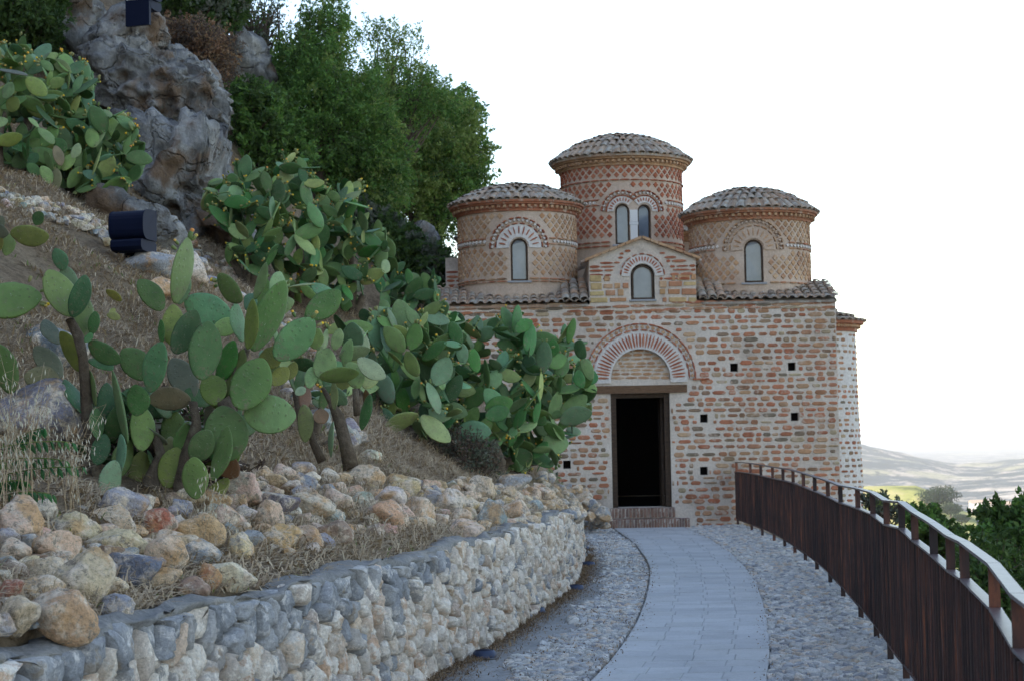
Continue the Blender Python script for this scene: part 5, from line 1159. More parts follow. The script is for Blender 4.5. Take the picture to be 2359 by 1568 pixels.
fr_b = lathe([(.001, -.5), (.28, -.35), (.38, .0), (.34, .35), (.26, .42), (.001, .36)], (0, 0, 0), 8); fr_t = lathe([(.24, .40), (.36, .62), (.20, .78), (.001, .70)], (0, 0, 0), 8)
def fruit_mesh(fl):
    V = np.vstack([fr_b[0], fr_t[0]]) if fl else fr_b[0]; Fs = list(fr_b[1]) + ([tuple(i + len(fr_b[0]) for i in f) for f in fr_t[1]] if fl else [])
    me = mesh('fruit', V, Fs, [M['fruit'], M['flower']], True)
    if fl:
        for p in me.polygons:
            if p.index >= len(fr_b[1]): p.material_index = 1
    return me
FR = [fruit_mesh(False), fruit_mesh(True)]
RC = np.random.RandomState(99)
def basis(A, N):
    A = A / np.linalg.norm(A); N = N - A * (N @ A); N /= np.linalg.norm(N); X = np.cross(N, A); return X, N, A
def add_pad(root, B, T, width, N, col, fruits=0, var=None, fl=.25, wide=1.0):
    A = T - B; L_ = np.linalg.norm(A); X, N, A = basis(A, N); i = RC.randint(len(PADS)) if var is None else var; me, wv = PADS[i]; sx = width / (2 * wv)
    Mx = np.eye(4); Mx[:3, 0] = X * sx; Mx[:3, 1] = N * L_ * 1.0; Mx[:3, 2] = A * L_; Mx[:3, 3] = B; Mt = Matrix(Mx.tolist()); o = put('pad', me, root, Mt)
    c = np.array(PADCOL[col]) * RC.uniform(.72, 1.28); c = c * np.array([RC.uniform(.8, 1.25), 1, RC.uniform(.75, 1.2)]); o.color = (*c.tolist(), 1)
    for k in range(fruits):
        q = RC.uniform(-1.25, 1.25); w = .5 * width * math.sin(q) * .97; h = L_ * (.70 + .29 * math.cos(q)); p = B + X * w + A * h; d = A * math.cos(q) + X * math.sin(q) + N * RC.uniform(-.4, .4)
        s_ = RC.uniform(.028, .045); Xf, Nf, Af = basis(d, N + X * .1); Mf = np.eye(4); Mf[:3, 0] = Xf * s_; Mf[:3, 1] = Nf * s_; Mf[:3, 2] = Af * s_ * 1.35; Mf[:3, 3] = p + Af * s_ * .5; put('fruit', FR[1 if RC.rand() < fl else 0], o, Matrix(Mf.tolist()))
    return o, X, N, A, L_
def traced(root, rows, conv, Y0, ybase=None, jitter=.35):
    """rows: base x, base y, tip x, tip y, visible width, colour [, depth offset, fruits]"""
    for r in rows:
        bx, by, tx_, ty_, w, col = r[:6]; dy = r[6] if len(r) > 6 else RC.uniform(-jitter, jitter); nf = r[7] if len(r) > 7 else 0; fl = .6
        (u0, v0), (u1, v1) = conv(bx, by), conv(tx_, ty_); Y = Y0 + dy; B = P(u0, v0, Y); lean = RC.uniform(-.10, .10); T = P(u1, v1, Y + lean); vis = w * conv.s * Y / FPX; L_ = np.linalg.norm(T - B)
        real = max(vis, L_ * .60); tw = math.acos(min(1, vis / real)) * (1 if RC.rand() < .5 else -1); A = (T - B) / L_; vw = np.array([0, -1.0, 0]); N0 = vw - A * (vw @ A); N0 /= np.linalg.norm(N0); X0 = np.cross(N0, A); N = N0 * math.cos(tw) + X0 * math.sin(tw); add_pad(root, B, T, real, N, col, nf, fl=fl)
class Conv:
    def __init__(s, u0, v0, k): s.u0, s.v0, s.s = u0, v0, k
    def __call__(s, x, y): return s.u0 + x * s.s, s.v0 + y * s.s
def stem(root, pts, rads, conv, Y0):
    q = [P(*conv(x, y), Y0 + d) for x, y, d in pts]; mb = MB(); mb.tube(q, [r * conv.s * Y0 / FPX for r in rads], 9); V = np.vstack(mb.V); V = V + (vnoise(V * 14, 3) * .018)[:, None]; put('stem', mesh('stem', V, mb.F, M['stem'], True), root)
def fill_cactus(root, poly, Y0, thick, n, L_, bases, cols='ggbdnl', fruit_top=.35, seed=1, flw=.3, mind=.42, back=1.0):
    """pads grow from pads, out of the base points towards the outline of the plant"""
    r = np.random.RandomState(seed); nodes = [(P(u, v, Y0), np.array([0, 0, 1.0]), 0) for u, v in bases]; cen = [b[0] for b in nodes]; made = 0; tries = 0
    for b in nodes[:]: pass
    while made < n and tries < n * 60:
        tries += 1; u, v = poly_sample(poly, r); T = P(u, v, Y0 + r.uniform(-thick, thick * back)); D = np.array([np.linalg.norm(T - b[0]) for b in nodes]); i = int(np.argmin(D + r.uniform(0, .25 * L_, len(D))))
        B, d0, cnt = nodes[i]
        if D[i] < L_ * .45 or cnt > 4: continue
        A = (T - B) / D[i] + np.array([0, 0, .45]) + d0 * .25; A /= np.linalg.norm(A); ln = L_ * r.uniform(.6, 1.25) * (1.0 if cnt < 3 else .7); tip = B + A * ln; mid_ = B + A * ln * .55; uv = proj(tip)
        if not inpoly(uv, poly) and not inpoly(proj(mid_), poly): continue
        if min(np.linalg.norm(mid_ - c) for c in cen) < L_ * mind: continue
        N = r.normal(size=3) + np.array([0, -.7, 0]); col = cols[r.randint(len(cols))]; nf = int(r.randint(3, 9)) if (r.rand() < fruit_top) else 0
        add_pad(root, B - A * .02, tip, ln * r.uniform(.50, .66), N, col, nf, fl=flw); nodes[i] = (B, d0, cnt + 1); nodes.append((tip - A * .02, A, 0)); cen.append(mid_); made += 1
    return made
C5 = Conv(0, 548.8, .425); C6 = Conv(627.2, 627.2, .35)
g0 = hit(200, 1120); cac = thing('prickly_pear', 'tall prickly pear at the left with two long pads on a bare stalk', 'cactus', g0, 'prickly pears on the bank'); Y0 = 12.0
traced(cac, [(-130,345,228,318,205,'g',.1,4),(390,425,262,170,150,'o',-.1),(345,175,298,55,85,'b',.1),(402,325,345,150,95,'b',.2),(395,430,462,198,85,'d',-.15),(450,545,445,300,100,'g',.3),(500,520,516,395,52,'n',.3),(465,565,492,510,48,'n',-.2),
 (440,720,325,505,115,'o',.2),(320,575,240,440,75,'x',.3),(480,560,656,672,112,'g',-.1),(482,655,612,712,62,'d',.1),(70,840,-30,570,160,'g',0),(330,760,188,585,110,'x',.4),(330,805,130,742,150,'x',.2),(520,905,475,710,62,'g',0),(470,960,350,762,52,'d',.1),
 (530,1087,520,915,62,'g',-.1),(520,1228,570,1058,108,'d',-.1),(430,1312,388,1120,200,'o',.35),(560,1002,580,780,90,'d',.3)], C5, Y0)
stem(cac, [(392,428,0),(420,540,0),(455,640,0),(462,780,.05),(478,960,.1),(520,1240,.1),(530,1440,.1)], [24,26,27,26,30,38,48], C5, Y0)
cac = thing('prickly_pear', 'large foreground prickly pear with broad dark pads, one upper pad tipped with a yellow flower', 'cactus', hit(420, 1150), 'prickly pears on the bank')
traced(cac, [(690,1110,608,712,88,'b',-.1),(640,1292,652,1058,82,'b',-.2),(625,1200,578,1418,108,'b',-.35),(640,1292,702,1090,102,'g',.1),(740,962,736,790,132,'d',-.2),(770,1152,760,900,124,'l',.1),(800,762,662,600,155,'g',.1),(810,832,880,562,152,'b',-.25),
 (1035,872,803,876,132,'x',.05),(880,568,870,440,52,'n',-.1),(880,392,750,225,118,'g',.1),(950,592,935,358,138,'l',.0),(950,356,1020,-5,76,'l',-.1,5),(970,360,1010,180,92,'p',.2),(945,625,1062,388,132,'d',-.15),(1090,768,1130,448,168,'d',-.25),
 (1000,335,1255,430,175,'b',.3),(1050,862,930,650,150,'x',.2),(1180,902,1118,740,152,'o',.0),(1180,772,1272,555,122,'n',.15),(1220,862,1322,600,115,'o',.1),(1290,925,1428,650,222,'g',-.3),(1400,690,1532,600,118,'o',.1),(1470,792,1562,700,95,'o',.1),(1560,765,1602,670,65,'o',.25),
 (1312,342,1178,198,112,'g',.0,3),(1340,602,1372,328,100,'o',-.1),(1310,562,1280,350,66,'b',.1),(1370,612,1542,228,124,'g',-.05,1),(1380,332,1442,130,74,'g',.2),(1490,655,1702,438,172,'g',-.15,3),(1660,430,1845,288,145,'g',.0),(1700,600,1722,488,85,'l',.3),
 (1150,505,1295,450,102,'l',.3),(1320,945,1605,962,214,'l',-.15),(1250,1205,1200,905,248,'g',-.1),(1040,1202,1140,1038,142,'g',-.2),(1150,1312,1232,1015,120,'g',-.3),(1060,1412,1052,1182,148,'g',-.4),(900,1352,962,1130,155,'o',.1),(760,1402,770,1150,135,'o',.3),
 (1290,1290,1180,1180,120,'r',.1),(1240,1300,1100,1420,90,'o',.1),(880,1340,1010,1180,140,'d',.3),(700,1330,560,1240,90,'g',.3),(1240,900,1150,840,120,'o',.2),(1500,770,1420,640,110,'o',.3),(600,1100,640,900,90,'d',.4)], C5, 12.0)
fill_cactus(cac, [(200,930),(420,900),(620,900),(640,1000),(560,1130),(400,1150),(260,1140),(160,1060)], 12.5, .35, 34, .30, [(330,1150),(450,1150),(400,1050),(520,1060)], 'ddogxd', .0, 55, .2, .4)
stem(cac, [(1000,1460,.1),(990,1330,.1),(1020,1180,.05),(1060,1010,0),(1050,880,0)], [60,48,42,34,26], C5, 12.0); stem(cac, [(800,1500,.1),(820,1330,.15),(870,1180,.2),(820,1040,.2)], [66,55,40,30], C5, 12.0); stem(cac, [(1210,1200,.0),(1240,950,0),(1200,880,0)], [40,34,30], C5, 12.0); stem(cac, [(1240,1000,.1),(1300,700,.1),(1340,600,.1)], [30,24,20], C5, 12.0)
cac = thing('prickly_pear', 'pale drooping prickly pear with limp hanging pads, between the foreground one and the dense clump', 'cactus', hit(800, 1060), 'prickly pears on the bank')
traced(cac, [(300,692,372,498,155,'p'),(310,692,572,658,102,'o',-.3),(440,562,642,500,92,'p'),(410,512,442,368,74,'p'),(570,762,498,590,135,'p'),(560,570,745,692,120,'p'),(410,902,398,718,62,'p',-.2),(400,978,386,1217,48,'p',-.2),(200,868,222,1118,122,'y'),(640,800,588,1037,84,'n',-.2),(270,960,372,930,105,'r'),
 (640,900,610,770,60,'r'),(240,762,262,620,82,'l'),(310,512,302,368,74,'p'),(200,900,230,740,80,'r'),(480,640,520,440,90,'l',.3),(600,760,700,660,100,'l',.3),(150,800,220,760,60,'p')], C6, 16.0)
fill_cactus(cac, [(560,660),(700,640),(800,700),(850,760),(850,900),(780,980),(690,960),(620,860)], 17.2, .5, 60, .31, [(700,1040),(760,1020),(740,940),(680,900)], 'lgpdbl', .15, 57, .3, .4)
for b in ((760,1020),(740,940),(680,900)): q0 = P(700,1040,17.2); q1 = P(*b,17.2); mb = MB(); mb.tube([q0 - [0,0,.25], (q0 + q1) / 2 + [.02,.03,0], q1], [.06,.05,.035], 7); put('stem', mesh('stem', np.vstack(mb.V), mb.F, M['stem'], True), cac)
stem(cac, [(520,1290,0),(470,1120,0),(430,950,0),(390,860,0),(330,760,0)], [52,42,36,26,20], C6, 16.0); stem(cac, [(330,1240,0),(270,1120,0),(240,980,0)], [36,30,20], C6, 16.0); stem(cac, [(560,940,0),(548,760,0)], [24,20], C6, 16.0)
C3a = [(830,740),(880,705),(940,715),(1005,705),(1040,740),(1075,800),(1060,900),(1060,1010),(1000,1030),(900,1010),(850,950),(835,850)]
C3b = [(1000,720),(1060,742),(1130,740),(1180,705),(1225,755),(1260,790),(1250,880),(1230,1010),(1200,1060),(1100,1040),(1020,990),(1000,850)]
C3c = [(1180,760),(1225,760),(1275,770),(1312,738),(1328,780),(1362,835),(1362,960),(1330,1010),(1260,1085),(1190,1110),(1140,1060),(1150,960),(1190,880)]
for poly, Yc_, bs, rows, lb, sd, st_ in (
  (C3a, 21.5, [(930,1090),(960,1060),(940,1000),(880,960),(1000,1000)], [(960,930,728,1062,105,'l',-.8),(980,940,1172,1112,122,'l',-.8),(900,1100,745,1150,130,'l',-.6),(1095,932,1020,720,72,'p',-.8,5),(960,682,880,518,98,'y',-.9),(865,527,738,358,122,'g',-.7),(905,512,950,333,112,'g',-.7,4),(790,862,678,650,132,'b',-.6),(740,382,708,223,62,'g',-.3),(1070,742,1160,558,142,'b',-.7,4),(620,330,590,240,80,'d',.2),(680,420,640,300,90,'g',0),(955,700,935,830,60,'g',-.6)], 'dense prickly pear with broad mid-green pads, at the left of the mass before the church', 71, [(960,1340,-.6),(945,1180,-.6),(920,1020,-.6)]),
  (C3b, 22.5, [(1150,1110),(1100,1050),(1180,1060),(1060,1000)], [(1220,1030,1442,1052,138,'b',-.8),(1100,890,1285,932,118,'b',-.6),(1400,905,1582,842,124,'n',-.7),(1400,950,1560,900,110,'n',-.8),(1350,657,1318,503,86,'n',-.8),(1580,400,1510,230,80,'g',-.3),(1590,400,1620,215,70,'n',-.4),(1600,390,1712,320,90,'n',-.5),(1480,300,1440,400,90,'d',-.2,6)], 'middle prickly pear of the mass before the church, many tiny buds along its pads', 72, [(1480,1400,-.4),(1500,1250,-.4),(1450,1100,-.4)]),
  (C3c, 23.5, [(1180,1110),(1210,1090),(1250,1060),(1190,1050)], [(1890,980,2105,918,125,'b',-.7),(1780,1100,1950,1130,150,'b',-.3),(1940,500,1925,340,60,'n',-.4),(1950,470,1985,300,60,'n',-.5),(1800,560,1720,440,95,'d',-.6),(1830,560,1850,440,90,'n',-.7),(1800,600,1935,560,110,'g',-.7),(2040,760,2010,640,80,'n',-.6),(2080,740,2110,640,90,'n',-.4),(1550,1150,1390,1130,100,'d',-.5,3),(1640,1300,1600,1150,160,'d',-.4),(1540,1320,1520,1200,90,'g',-.5),(1720,1220,1810,1110,70,'n',-.5)], 'prickly pear nearest the church doorway, its pads overlapping the brick wall', 73, [(1560,1420,-.3),(1555,1280,-.3),(1600,1120,-.3)])):
    c0 = P(bs[0][0], bs[0][1], Yc_); c0[2] = bh1(c0[0], c0[1]); cac = thing('prickly_pear', lb, 'cactus', c0, 'prickly pears on the bank'); 
    traced(cac, rows, C6, Yc_ - .2); fill_cactus(cac, poly, Yc_, .8, 205, .32, bs, 'ggbdnblg', .34, sd, .28, .29)
    stem(cac, st_, [38,32,24], C6, Yc_); g_ = [P(*C6(st_[0][0], st_[0][1]), Yc_)]; mb = MB(); b0 = g_[0]; e0 = np.array([b0[0], b0[1], bh1(b0[0], b0[1]) - .1]); mb.tube([e0, (b0 + e0) / 2 + [.02, 0, 0], b0 + [0, 0, .05]], [.09, .08, .075], 8); put('stem', mesh('stem', np.vstack(mb.V), mb.F, M['stem'], True), cac)
    for (u, v) in bs[1:]:
        b1 = P(u, v, Yc_); mb = MB(); mb.tube([c0 - [0, 0, .05], (c0 + b1) / 2 + [0, .05, .05], b1], [.075, .065, .05], 7); put('stem', mesh('stem', np.vstack(mb.V), mb.F, M['stem'], True), cac)
polyM1 = [(465,430),(540,395),(556,368),(600,400),(640,430),(650,520),(640,600),(600,640),(540,610),(510,520),(470,490)]
polyM2 = [(620,400),(660,352),(700,380),(735,392),(740,430),(720,520),(740,620),(700,700),(640,650),(620,560)]
polyM3 = [(730,440),(800,430),(835,445),(850,500),(885,530),(905,565),(895,612),(850,690),(790,720),(720,690),(700,600),(720,500)]
for poly, Yq, lb, sd, n in ((polyM1, 25.5, 'prickly pear on the upper bank right of the dark rock face', 81, 85), (polyM2, 26.0, 'tallest prickly pear of the upper middle clump, in front of the green tree', 82, 70), (polyM3, 26.5, 'prickly pear of the upper middle clump reaching toward the church, yellow flowers on its rim', 83, 95)):
    a = np.array(poly); c = a.mean(0); bs = [(c[0], a[:, 1].max()), (c[0] - 30, a[:, 1].max() - 40), (c[0] + 30, a[:, 1].max() - 40), (c[0], c[1] + 30)]; c0 = P(*bs[0], Yq); c0[2] = bh1(c0[0], c0[1]); cac = thing('prickly_pear', lb, 'cactus', c0, 'prickly pears on the bank')
    fill_cactus(cac, poly, Yq, .75, int(n * 2.0), .33, bs, 'ggbdnll', .3, sd, .4, .30)
    for b in bs: b1 = P(*b, Yq); mb = MB(); mb.tube([c0 - [0, 0, .1], (c0 + b1) / 2 + [.03, .05, .0], b1], [.08, .065, .05], 7); put('stem', mesh('stem', np.vstack(mb.V), mb.F, M['stem'], True), cac)
polyU1 = [(-60,112),(0,112),(60,105),(110,125),(150,135),(160,200),(140,300),(130,400),(60,400),(0,400),(-60,380)]
polyU2 = [(120,140),(170,138),(213,168),(210,240),(230,300),(210,400),(160,455),(110,420),(120,300)]
polyU3 = [(200,250),(280,262),(305,290),(325,340),(334,410),(290,440),(230,470),(190,440),(200,340)]
for poly, Yq, lb, sd, n in ((polyU1, 22.5, 'prickly pear in the top left corner, cut by the left edge', 91, 105), (polyU2, 23.0, 'prickly pear with orange flowers before the grey cliff, right of the corner one', 92, 80), (polyU3, 22.8, 'low prickly pear of the upper left clump, above the floodlight', 93, 70)):
    a = np.array(poly); c = a.mean(0); bs = [(c[0], a[:, 1].max()), (c[0] - 30, a[:, 1].max() - 40), (c[0] + 30, a[:, 1].max() - 50), (c[0], c[1] + 30)]; c0 = P(*bs[0], Yq); c0[2] = bh1(c0[0], c0[1]); cac = thing('prickly_pear', lb, 'cactus', c0, 'prickly pears on the bank')
    fill_cactus(cac, poly, Yq, .75, int(n * 2.0), .32, bs, 'ggbdgl', .32, sd, .45, .30)
    for b in bs: b1 = P(*b, Yq); mb = MB(); mb.tube([c0 - [0, 0, .1], (c0 + b1) / 2 + [.03, .05, .0], b1], [.08, .065, .05], 7); put('stem', mesh('stem', np.vstack(mb.V), mb.F, M['stem'], True), cac)
C8 = Conv(0, 392, .3323)
cac = thing('prickly_pear', 'olive prickly pear cut by the left edge, below the low dry-stone edge', 'cactus', hit(20, 560), 'prickly pears on the bank')
traced(cac, [(70,440,342,458,142,'o'),(60,440,40,595,92,'o'),(-60,400,60,440,90,'x'),(-90,440,30,330,120,'x'),(290,290,240,380,90,'d'),(-80,560,20,470,110,'o')], C8, 15.5)
stem(cac, [(-60,560,0),(0,460,0),(60,440,0)], [40,34,24], C8, 15.5)
cac = thing('prickly_pear', 'prickly pear at the left edge above the others with big mature pads', 'cactus', hit(5, 420), 'prickly pears on the bank')
C7 = Conv(0, 100 / 1.2755, .2600)
traced(cac, [(230,390,415,545,150,'l',-.5),(240,380,125,500,150,'g',-.3),(-40,960,200,905,110,'y',-.6),(30,570,110,430,110,'p',-.5),(80,690,150,560,130,'o',-.4),(-60,820,70,760,100,'l',-.5),(240,370,-40,310,60,'x',-.5),(230,1150,200,980,60,'n',-.5),(245,1100,250,920,60,'n',-.6),(230,1140,335,1060,110,'d',-.5),(480,1400,500,1190,120,'x',-.6),(450,1330,365,1170,105,'l',-.6),(470,1210,390,1040,90,'g',-.5),(540,1170,490,990,85,'x',-.6),(555,1210,660,1060,110,'l',-.5),(640,1100,700,970,85,'p',-.7),(580,1050,480,930,110,'n',-.5),(470,980,345,830,80,'l',-.6),(350,1250,240,1150,100,'g',-.5),(680,960,675,880,40,'n',-.5),(820,1250,900,1000,60,'l',-.5),(345,830,250,745,40,'l',-.5)], C7, 21.8)
stem(cac, [(500,1550,0),(500,1400,0),(490,1200,0)], [46,40,24], C7, 21.8); stem(cac, [(60,1500,0),(0,1300,0),(-20,950,0),(40,700,0)], [46,40,34,20], C7, 21.8)
# seedlings on the dry slope, small plants left of the church
cac = thing('prickly_pear', 'small pale prickly pear seedling lying on the dry grass slope', 'cactus', hit(262, 725), 'prickly pears on the bank')
traced(cac, [(840,910,735,830,62,'y'),(740,1000,835,1030,60,'y'),(800,960,760,990,40,'y')], C8, 15.0)
polyS = [(862,640),(900,600),(960,640),(1000,610),(1022,640),(1020,700),(960,720),(880,715)]; bs = [(930,740),(900,700),(970,700),(1000,700)]; c0 = P(930, 740, 30.5); c0[2] = bh1(c0[0], c0[1]); cac = thing('prickly_pear', 'shaded dark prickly pear beside the left wall of the church', 'cactus', c0, 'prickly pears on the bank')
fill_cactus(cac, polyS, 30.5, .5, 60, .36, bs, 'dddgn', .1, 97, .2, .36)
for b in bs: b1 = P(*b, 30.5); mb = MB(); mb.tube([c0 - [0, 0, .1], (c0 + b1) / 2 + [.03, .05, .0], b1], [.07, .06, .05], 7); put('stem', mesh('stem', np.vstack(mb.V), mb.F, M['stem'], True), cac)
# ------------------------------------------------------------------ trees and shrubs
def tree(name, label, cat, poly, Y0, thick, nclump, per, size, mats, base, holes=.0, twig=.5, seed=1, droop=.3, spray=.5, branches=14, trunk_r=.12, group=None, gap=.0):
    r = np.random.RandomState(seed); a = np.array(poly, float); c = a.mean(0); b = P(*base); bz = bh1(b[0], b[1]) if b[0] < 2.4 else b[2]; b[2] = bz - .15 if b[0] < 2.4 else b[2]; o = thing(name, label, cat, b, group)
    ext = np.ptp(a, axis=0).min() / 2; pts = []; dirs = []
    e0 = np.roll(a, -1, 0) - a
    while len(pts) < nclump:
        u, v = poly_sample(poly, r); p = np.array([u, v]); w = p - a; t_ = np.clip((w * e0).sum(1) / (e0 ** 2).sum(1), 0, 1); dist = np.min(np.linalg.norm(w - e0 * t_[:, None], axis=1)); hf = thick * math.sqrt(min(1, dist / (ext * .6) + .05))
        q = P(u, v, Y0 + r.uniform(-1, 1) * hf)
        if gap and fbm([q * 1.3], 3, seed)[0] < gap - .9 * min(1, dist / ext): continue
        pts.append(q); dd = q - P(c[0], c[1] + 60, Y0); dd /= np.linalg.norm(dd) + 1e-6; dirs.append(dd)
    pts = np.array(pts); dirs = np.array(dirs); dirs = dirs * spray + np.array([0, 0, .5]) + r.normal(size=dirs.shape) * .55; dirs /= np.linalg.norm(dirs, axis=1)[:, None]
    # trunk and limbs
    mb = MB(); top = P(c[0], c[1], Y0); k = 6; tr = np.array([b + (top - b) * q + np.array([math.sin(q * 5 + seed) * .12, 0, 0]) for q in np.linspace(0, 1, k)]); mb.tube(tr, [trunk_r * (1 - .65 * q) for q in np.linspace(0, 1, k)], 8)
    mb.out('trunk', M['bark'], o, True); mb = MB()
    for i in r.choice(len(pts), min(branches, len(pts)), False):
        s_ = tr[r.randint(1, k - 1)]; e = pts[i]; m_ = (s_ + e) / 2 + r.normal(size=3) * .12 + [0, 0, .12]; mb.tube([s_, m_, e], [trunk_r * .38, trunk_r * .24, .008], 5)
    for i in range(0, len(pts), 3):
        mb.tube([pts[i] - dirs[i] * twig * .4, pts[i] + dirs[i] * twig], [.007, .003], 3, False)
    mb.out('limbs', M['bark'], o)
    N_ = nclump * per; idx = np.repeat(np.arange(nclump), per); tt = r.uniform(-.15, 1, N_)[:, None]; off = r.normal(size=(N_, 3)) * twig * .20 * (1.15 - tt); p = pts[idx] + dirs[idx] * twig * tt + off; p[:, 2] -= droop * twig * tt[:, 0] ** 2 * .5
    ms = mats if isinstance(mats, (list, tuple)) else [mats]; sel = (fbm(pts * .9, 3, seed + 5) * .9 + r.uniform(-.5, .5, nclump)); ci = np.clip(((sel + 1) / 2 * len(ms)).astype(int), 0, len(ms) - 1)[idx]
    for j, m in enumerate(ms):
        q = p[ci == j]
        if len(q): leaf_cloud('crown', q, size, M[m], o, r, 1.1, dirs[idx][ci == j] * .6)
    return o
tree('tree', 'tall dark green feathery tree rising to the top edge above the middle cactus', 'tree', [(700,110),(700,-10),(740,-60),(815,-60),(785,50),(830,120),(870,200),(900,300),(905,420),(880,520),(790,460),(700,400),(600,360),(540,320),(530,240),(590,200)], 37.5, 1.5, 1400, 74, .040, ['leaf_dark','leaf_green','leaf_green','leaf_olive','leaf_olive'], (740,560,36.5), seed=11, twig=.7, trunk_r=.16, branches=60, gap=.14, spray=1.0)
tree('tree', 'light wispy tree with sky showing through, right of the tall feathery tree', 'tree', [(790,60),(830,55),(880,70),(950,65),(962,130),(985,190),(1050,232),(1000,262),(900,290),(830,200)], 39.5, .8, 270, 50, .036, ['leaf_green','leaf_olive'], (850,560,39), seed=12, twig=.55, branches=60, spray=.9, gap=.05)
tree('tree', 'rounded dense green tree behind the left drum of the church', 'tree', [(850,240),(930,235),(1000,238),(1045,225),(1092,268),(1116,340),(1100,440),(1062,480),(1048,560),(1010,575),(930,545),(870,480),(840,360)], 44, 1.9, 1300, 70, .047, ['leaf_dark','leaf_green','leaf_olive','leaf_olive'], (980,640,43.5), seed=13, twig=.62, trunk_r=.2, branches=60, gap=.10, spray=1.0)
tree('tree', 'thin dark-branched tree with sparse leaves against the sky near the top', 'tree', [(520,10),(600,-20),(650,10),(640,120),(640,210),(590,190),(560,110),(520,60)], 39, .7, 150, 12, .05, ['leaf_grey','leaf_dark'], (610,330,38.6), seed=14, twig=.5, branches=120, spray=.6, droop=0, trunk_r=.10)
tree('tree', 'dark evergreen filling the top left corner', 'tree', [(-60,-60),(125,-60),(128,60),(110,120),(60,110),(0,118),(-60,120)], 29.5, 1.2, 700, 40, .05, ['leaf_dark'], (40,190,29.8), seed=15, twig=.35, gap=-.4)
tree('shrub', 'dark bush at the top edge beside the small floodlight', 'shrub', [(345,-50),(560,-50),(548,50),(500,78),(435,78),(398,45),(360,15)], 34.5, 1.0, 620, 40, .05, ['leaf_dark','leaf_dark','leaf_grey'], (450,130,34.3), seed=16, twig=.35, gap=-.4)
tree('shrub', 'green bushy undergrowth between the crag and the tall tree', 'shrub', [(505,240),(560,200),(640,220),(720,380),(700,440),(600,420),(545,400),(510,320)], 34, .8, 620, 36, .052, ['leaf_dark','leaf_green','leaf_dark'], (600,470,33.6), seed=17, twig=.35, gap=-.1)
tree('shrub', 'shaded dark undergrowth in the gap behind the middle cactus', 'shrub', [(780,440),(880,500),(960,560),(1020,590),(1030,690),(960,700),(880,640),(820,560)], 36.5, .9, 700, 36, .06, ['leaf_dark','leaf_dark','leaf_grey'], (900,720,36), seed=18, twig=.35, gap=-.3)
tree('shrub', 'rust-brown dry bush growing on top of the crag', 'shrub', [(395,70),(470,80),(520,110),(520,190),(480,180),(440,130),(400,100)], 31.5, .6, 300, 30, .035, ['leaf_rust','leaf_dry'], (460,200,31.3), seed=19, twig=.4, spray=.3, droop=0)
tree('shrub', 'leafless brown-grey bush hanging over the shaded rock face', 'shrub', [(330,290),(430,285),(500,330),(480,420),(420,470),(350,420)], 28.6, .5, 150, 22, .024, ['leaf_dry','leaf_dry','leaf_grey'], (410,490,28.2), seed=20, twig=.4, spray=.5, droop=0, branches=60, trunk_r=.04)
tree('shrub', 'grey-green thorny bush under the dense cactus clump', 'shrub', [(1000,1020),(1060,1010),(1130,1040),(1130,1100),(1060,1115),(1000,1100)], 21.2, .4, 260, 26, .022, ['leaf_grey','leaf_dry','leaf_dark'], (1060,1125,21.0), seed=22, twig=.22, droop=0, branches=50, trunk_r=.02)
tree('shrub', 'pale green tufted herb in the rubble at the far end of the wall', 'shrub', [(1235,1100),(1275,1095),(1290,1130),(1270,1160),(1235,1150)], 28, .3, 90, 24, .03, ['leaf_grey','leaf_olive'], (1262,1165,28), seed=23, twig=.15, droop=0, branches=10, trunk_r=.01)
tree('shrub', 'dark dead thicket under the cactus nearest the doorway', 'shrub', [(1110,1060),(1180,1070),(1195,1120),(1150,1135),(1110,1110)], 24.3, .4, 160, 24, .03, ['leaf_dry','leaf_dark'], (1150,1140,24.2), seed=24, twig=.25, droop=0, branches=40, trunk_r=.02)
tree('shrub', 'dark brown leaf mass painting the shadow under the foreground cacti', 'shrub', [(130,960),(330,930),(470,960),(560,1000),(560,1110),(400,1150),(220,1150),(130,1120)], 12.9, .4, 260, 26, .028, ['leaf_dry','leaf_dry','leaf_dark'], (340,1160,12.9), seed=29, twig=.18, droop=0, branches=60, trunk_r=.02)  # added shrub, its dark leaves stand for the shadow beneath the pads
# beyond the fence
tree('shrub', 'bright leafy green bush beyond the fence, near the knoll', 'shrub', [(2092,1180),(2120,1168),(2150,1170),(2180,1190),(2205,1225),(2225,1290),(2160,1280),(2100,1230)], 27, .5, 230, 40, .045, ['leaf_dark','leaf_green'], (2150,1420,27), seed=25, twig=.2, gap=-.2)
tree('shrub', 'small yellowish weed tuft beyond the fence next to the apse', 'shrub', [(1990,1150),(2030,1146),(2060,1150),(2075,1170),(2080,1200),(2010,1190)], 30, .3, 60, 22, .04, ['leaf_olive','leaf_grey'], (2030,1330,30), seed=26, twig=.18, droop=0)
tree('tree', 'tree with fine leaves at the right edge beyond the fence', 'tree', [(2250,1235),(2262,1175),(2285,1190),(2300,1165),(2335,1185),(2370,1150),(2440,1150),(2460,1300),(2450,1480),(2380,1440),(2330,1370),(2290,1310),(2255,1280)], 19, .8, 560, 40, .036, ['leaf_dark','leaf_dark','leaf_green','leaf_dark'], (2400,1720,19), seed=27, twig=.2, gap=.05, spray=.7, branches=60)
tree('tree', 'lower dark tree just outside the near end of the fence', 'tree', [(2230,1285),(2290,1300),(2350,1370),(2440,1470),(2480,1700),(2400,1800),(2330,1560),(2260,1380)], 14, .7, 420, 44, .030, ['leaf_dark'], (2440,1980,14), seed=28, twig=.3, gap=-.3)
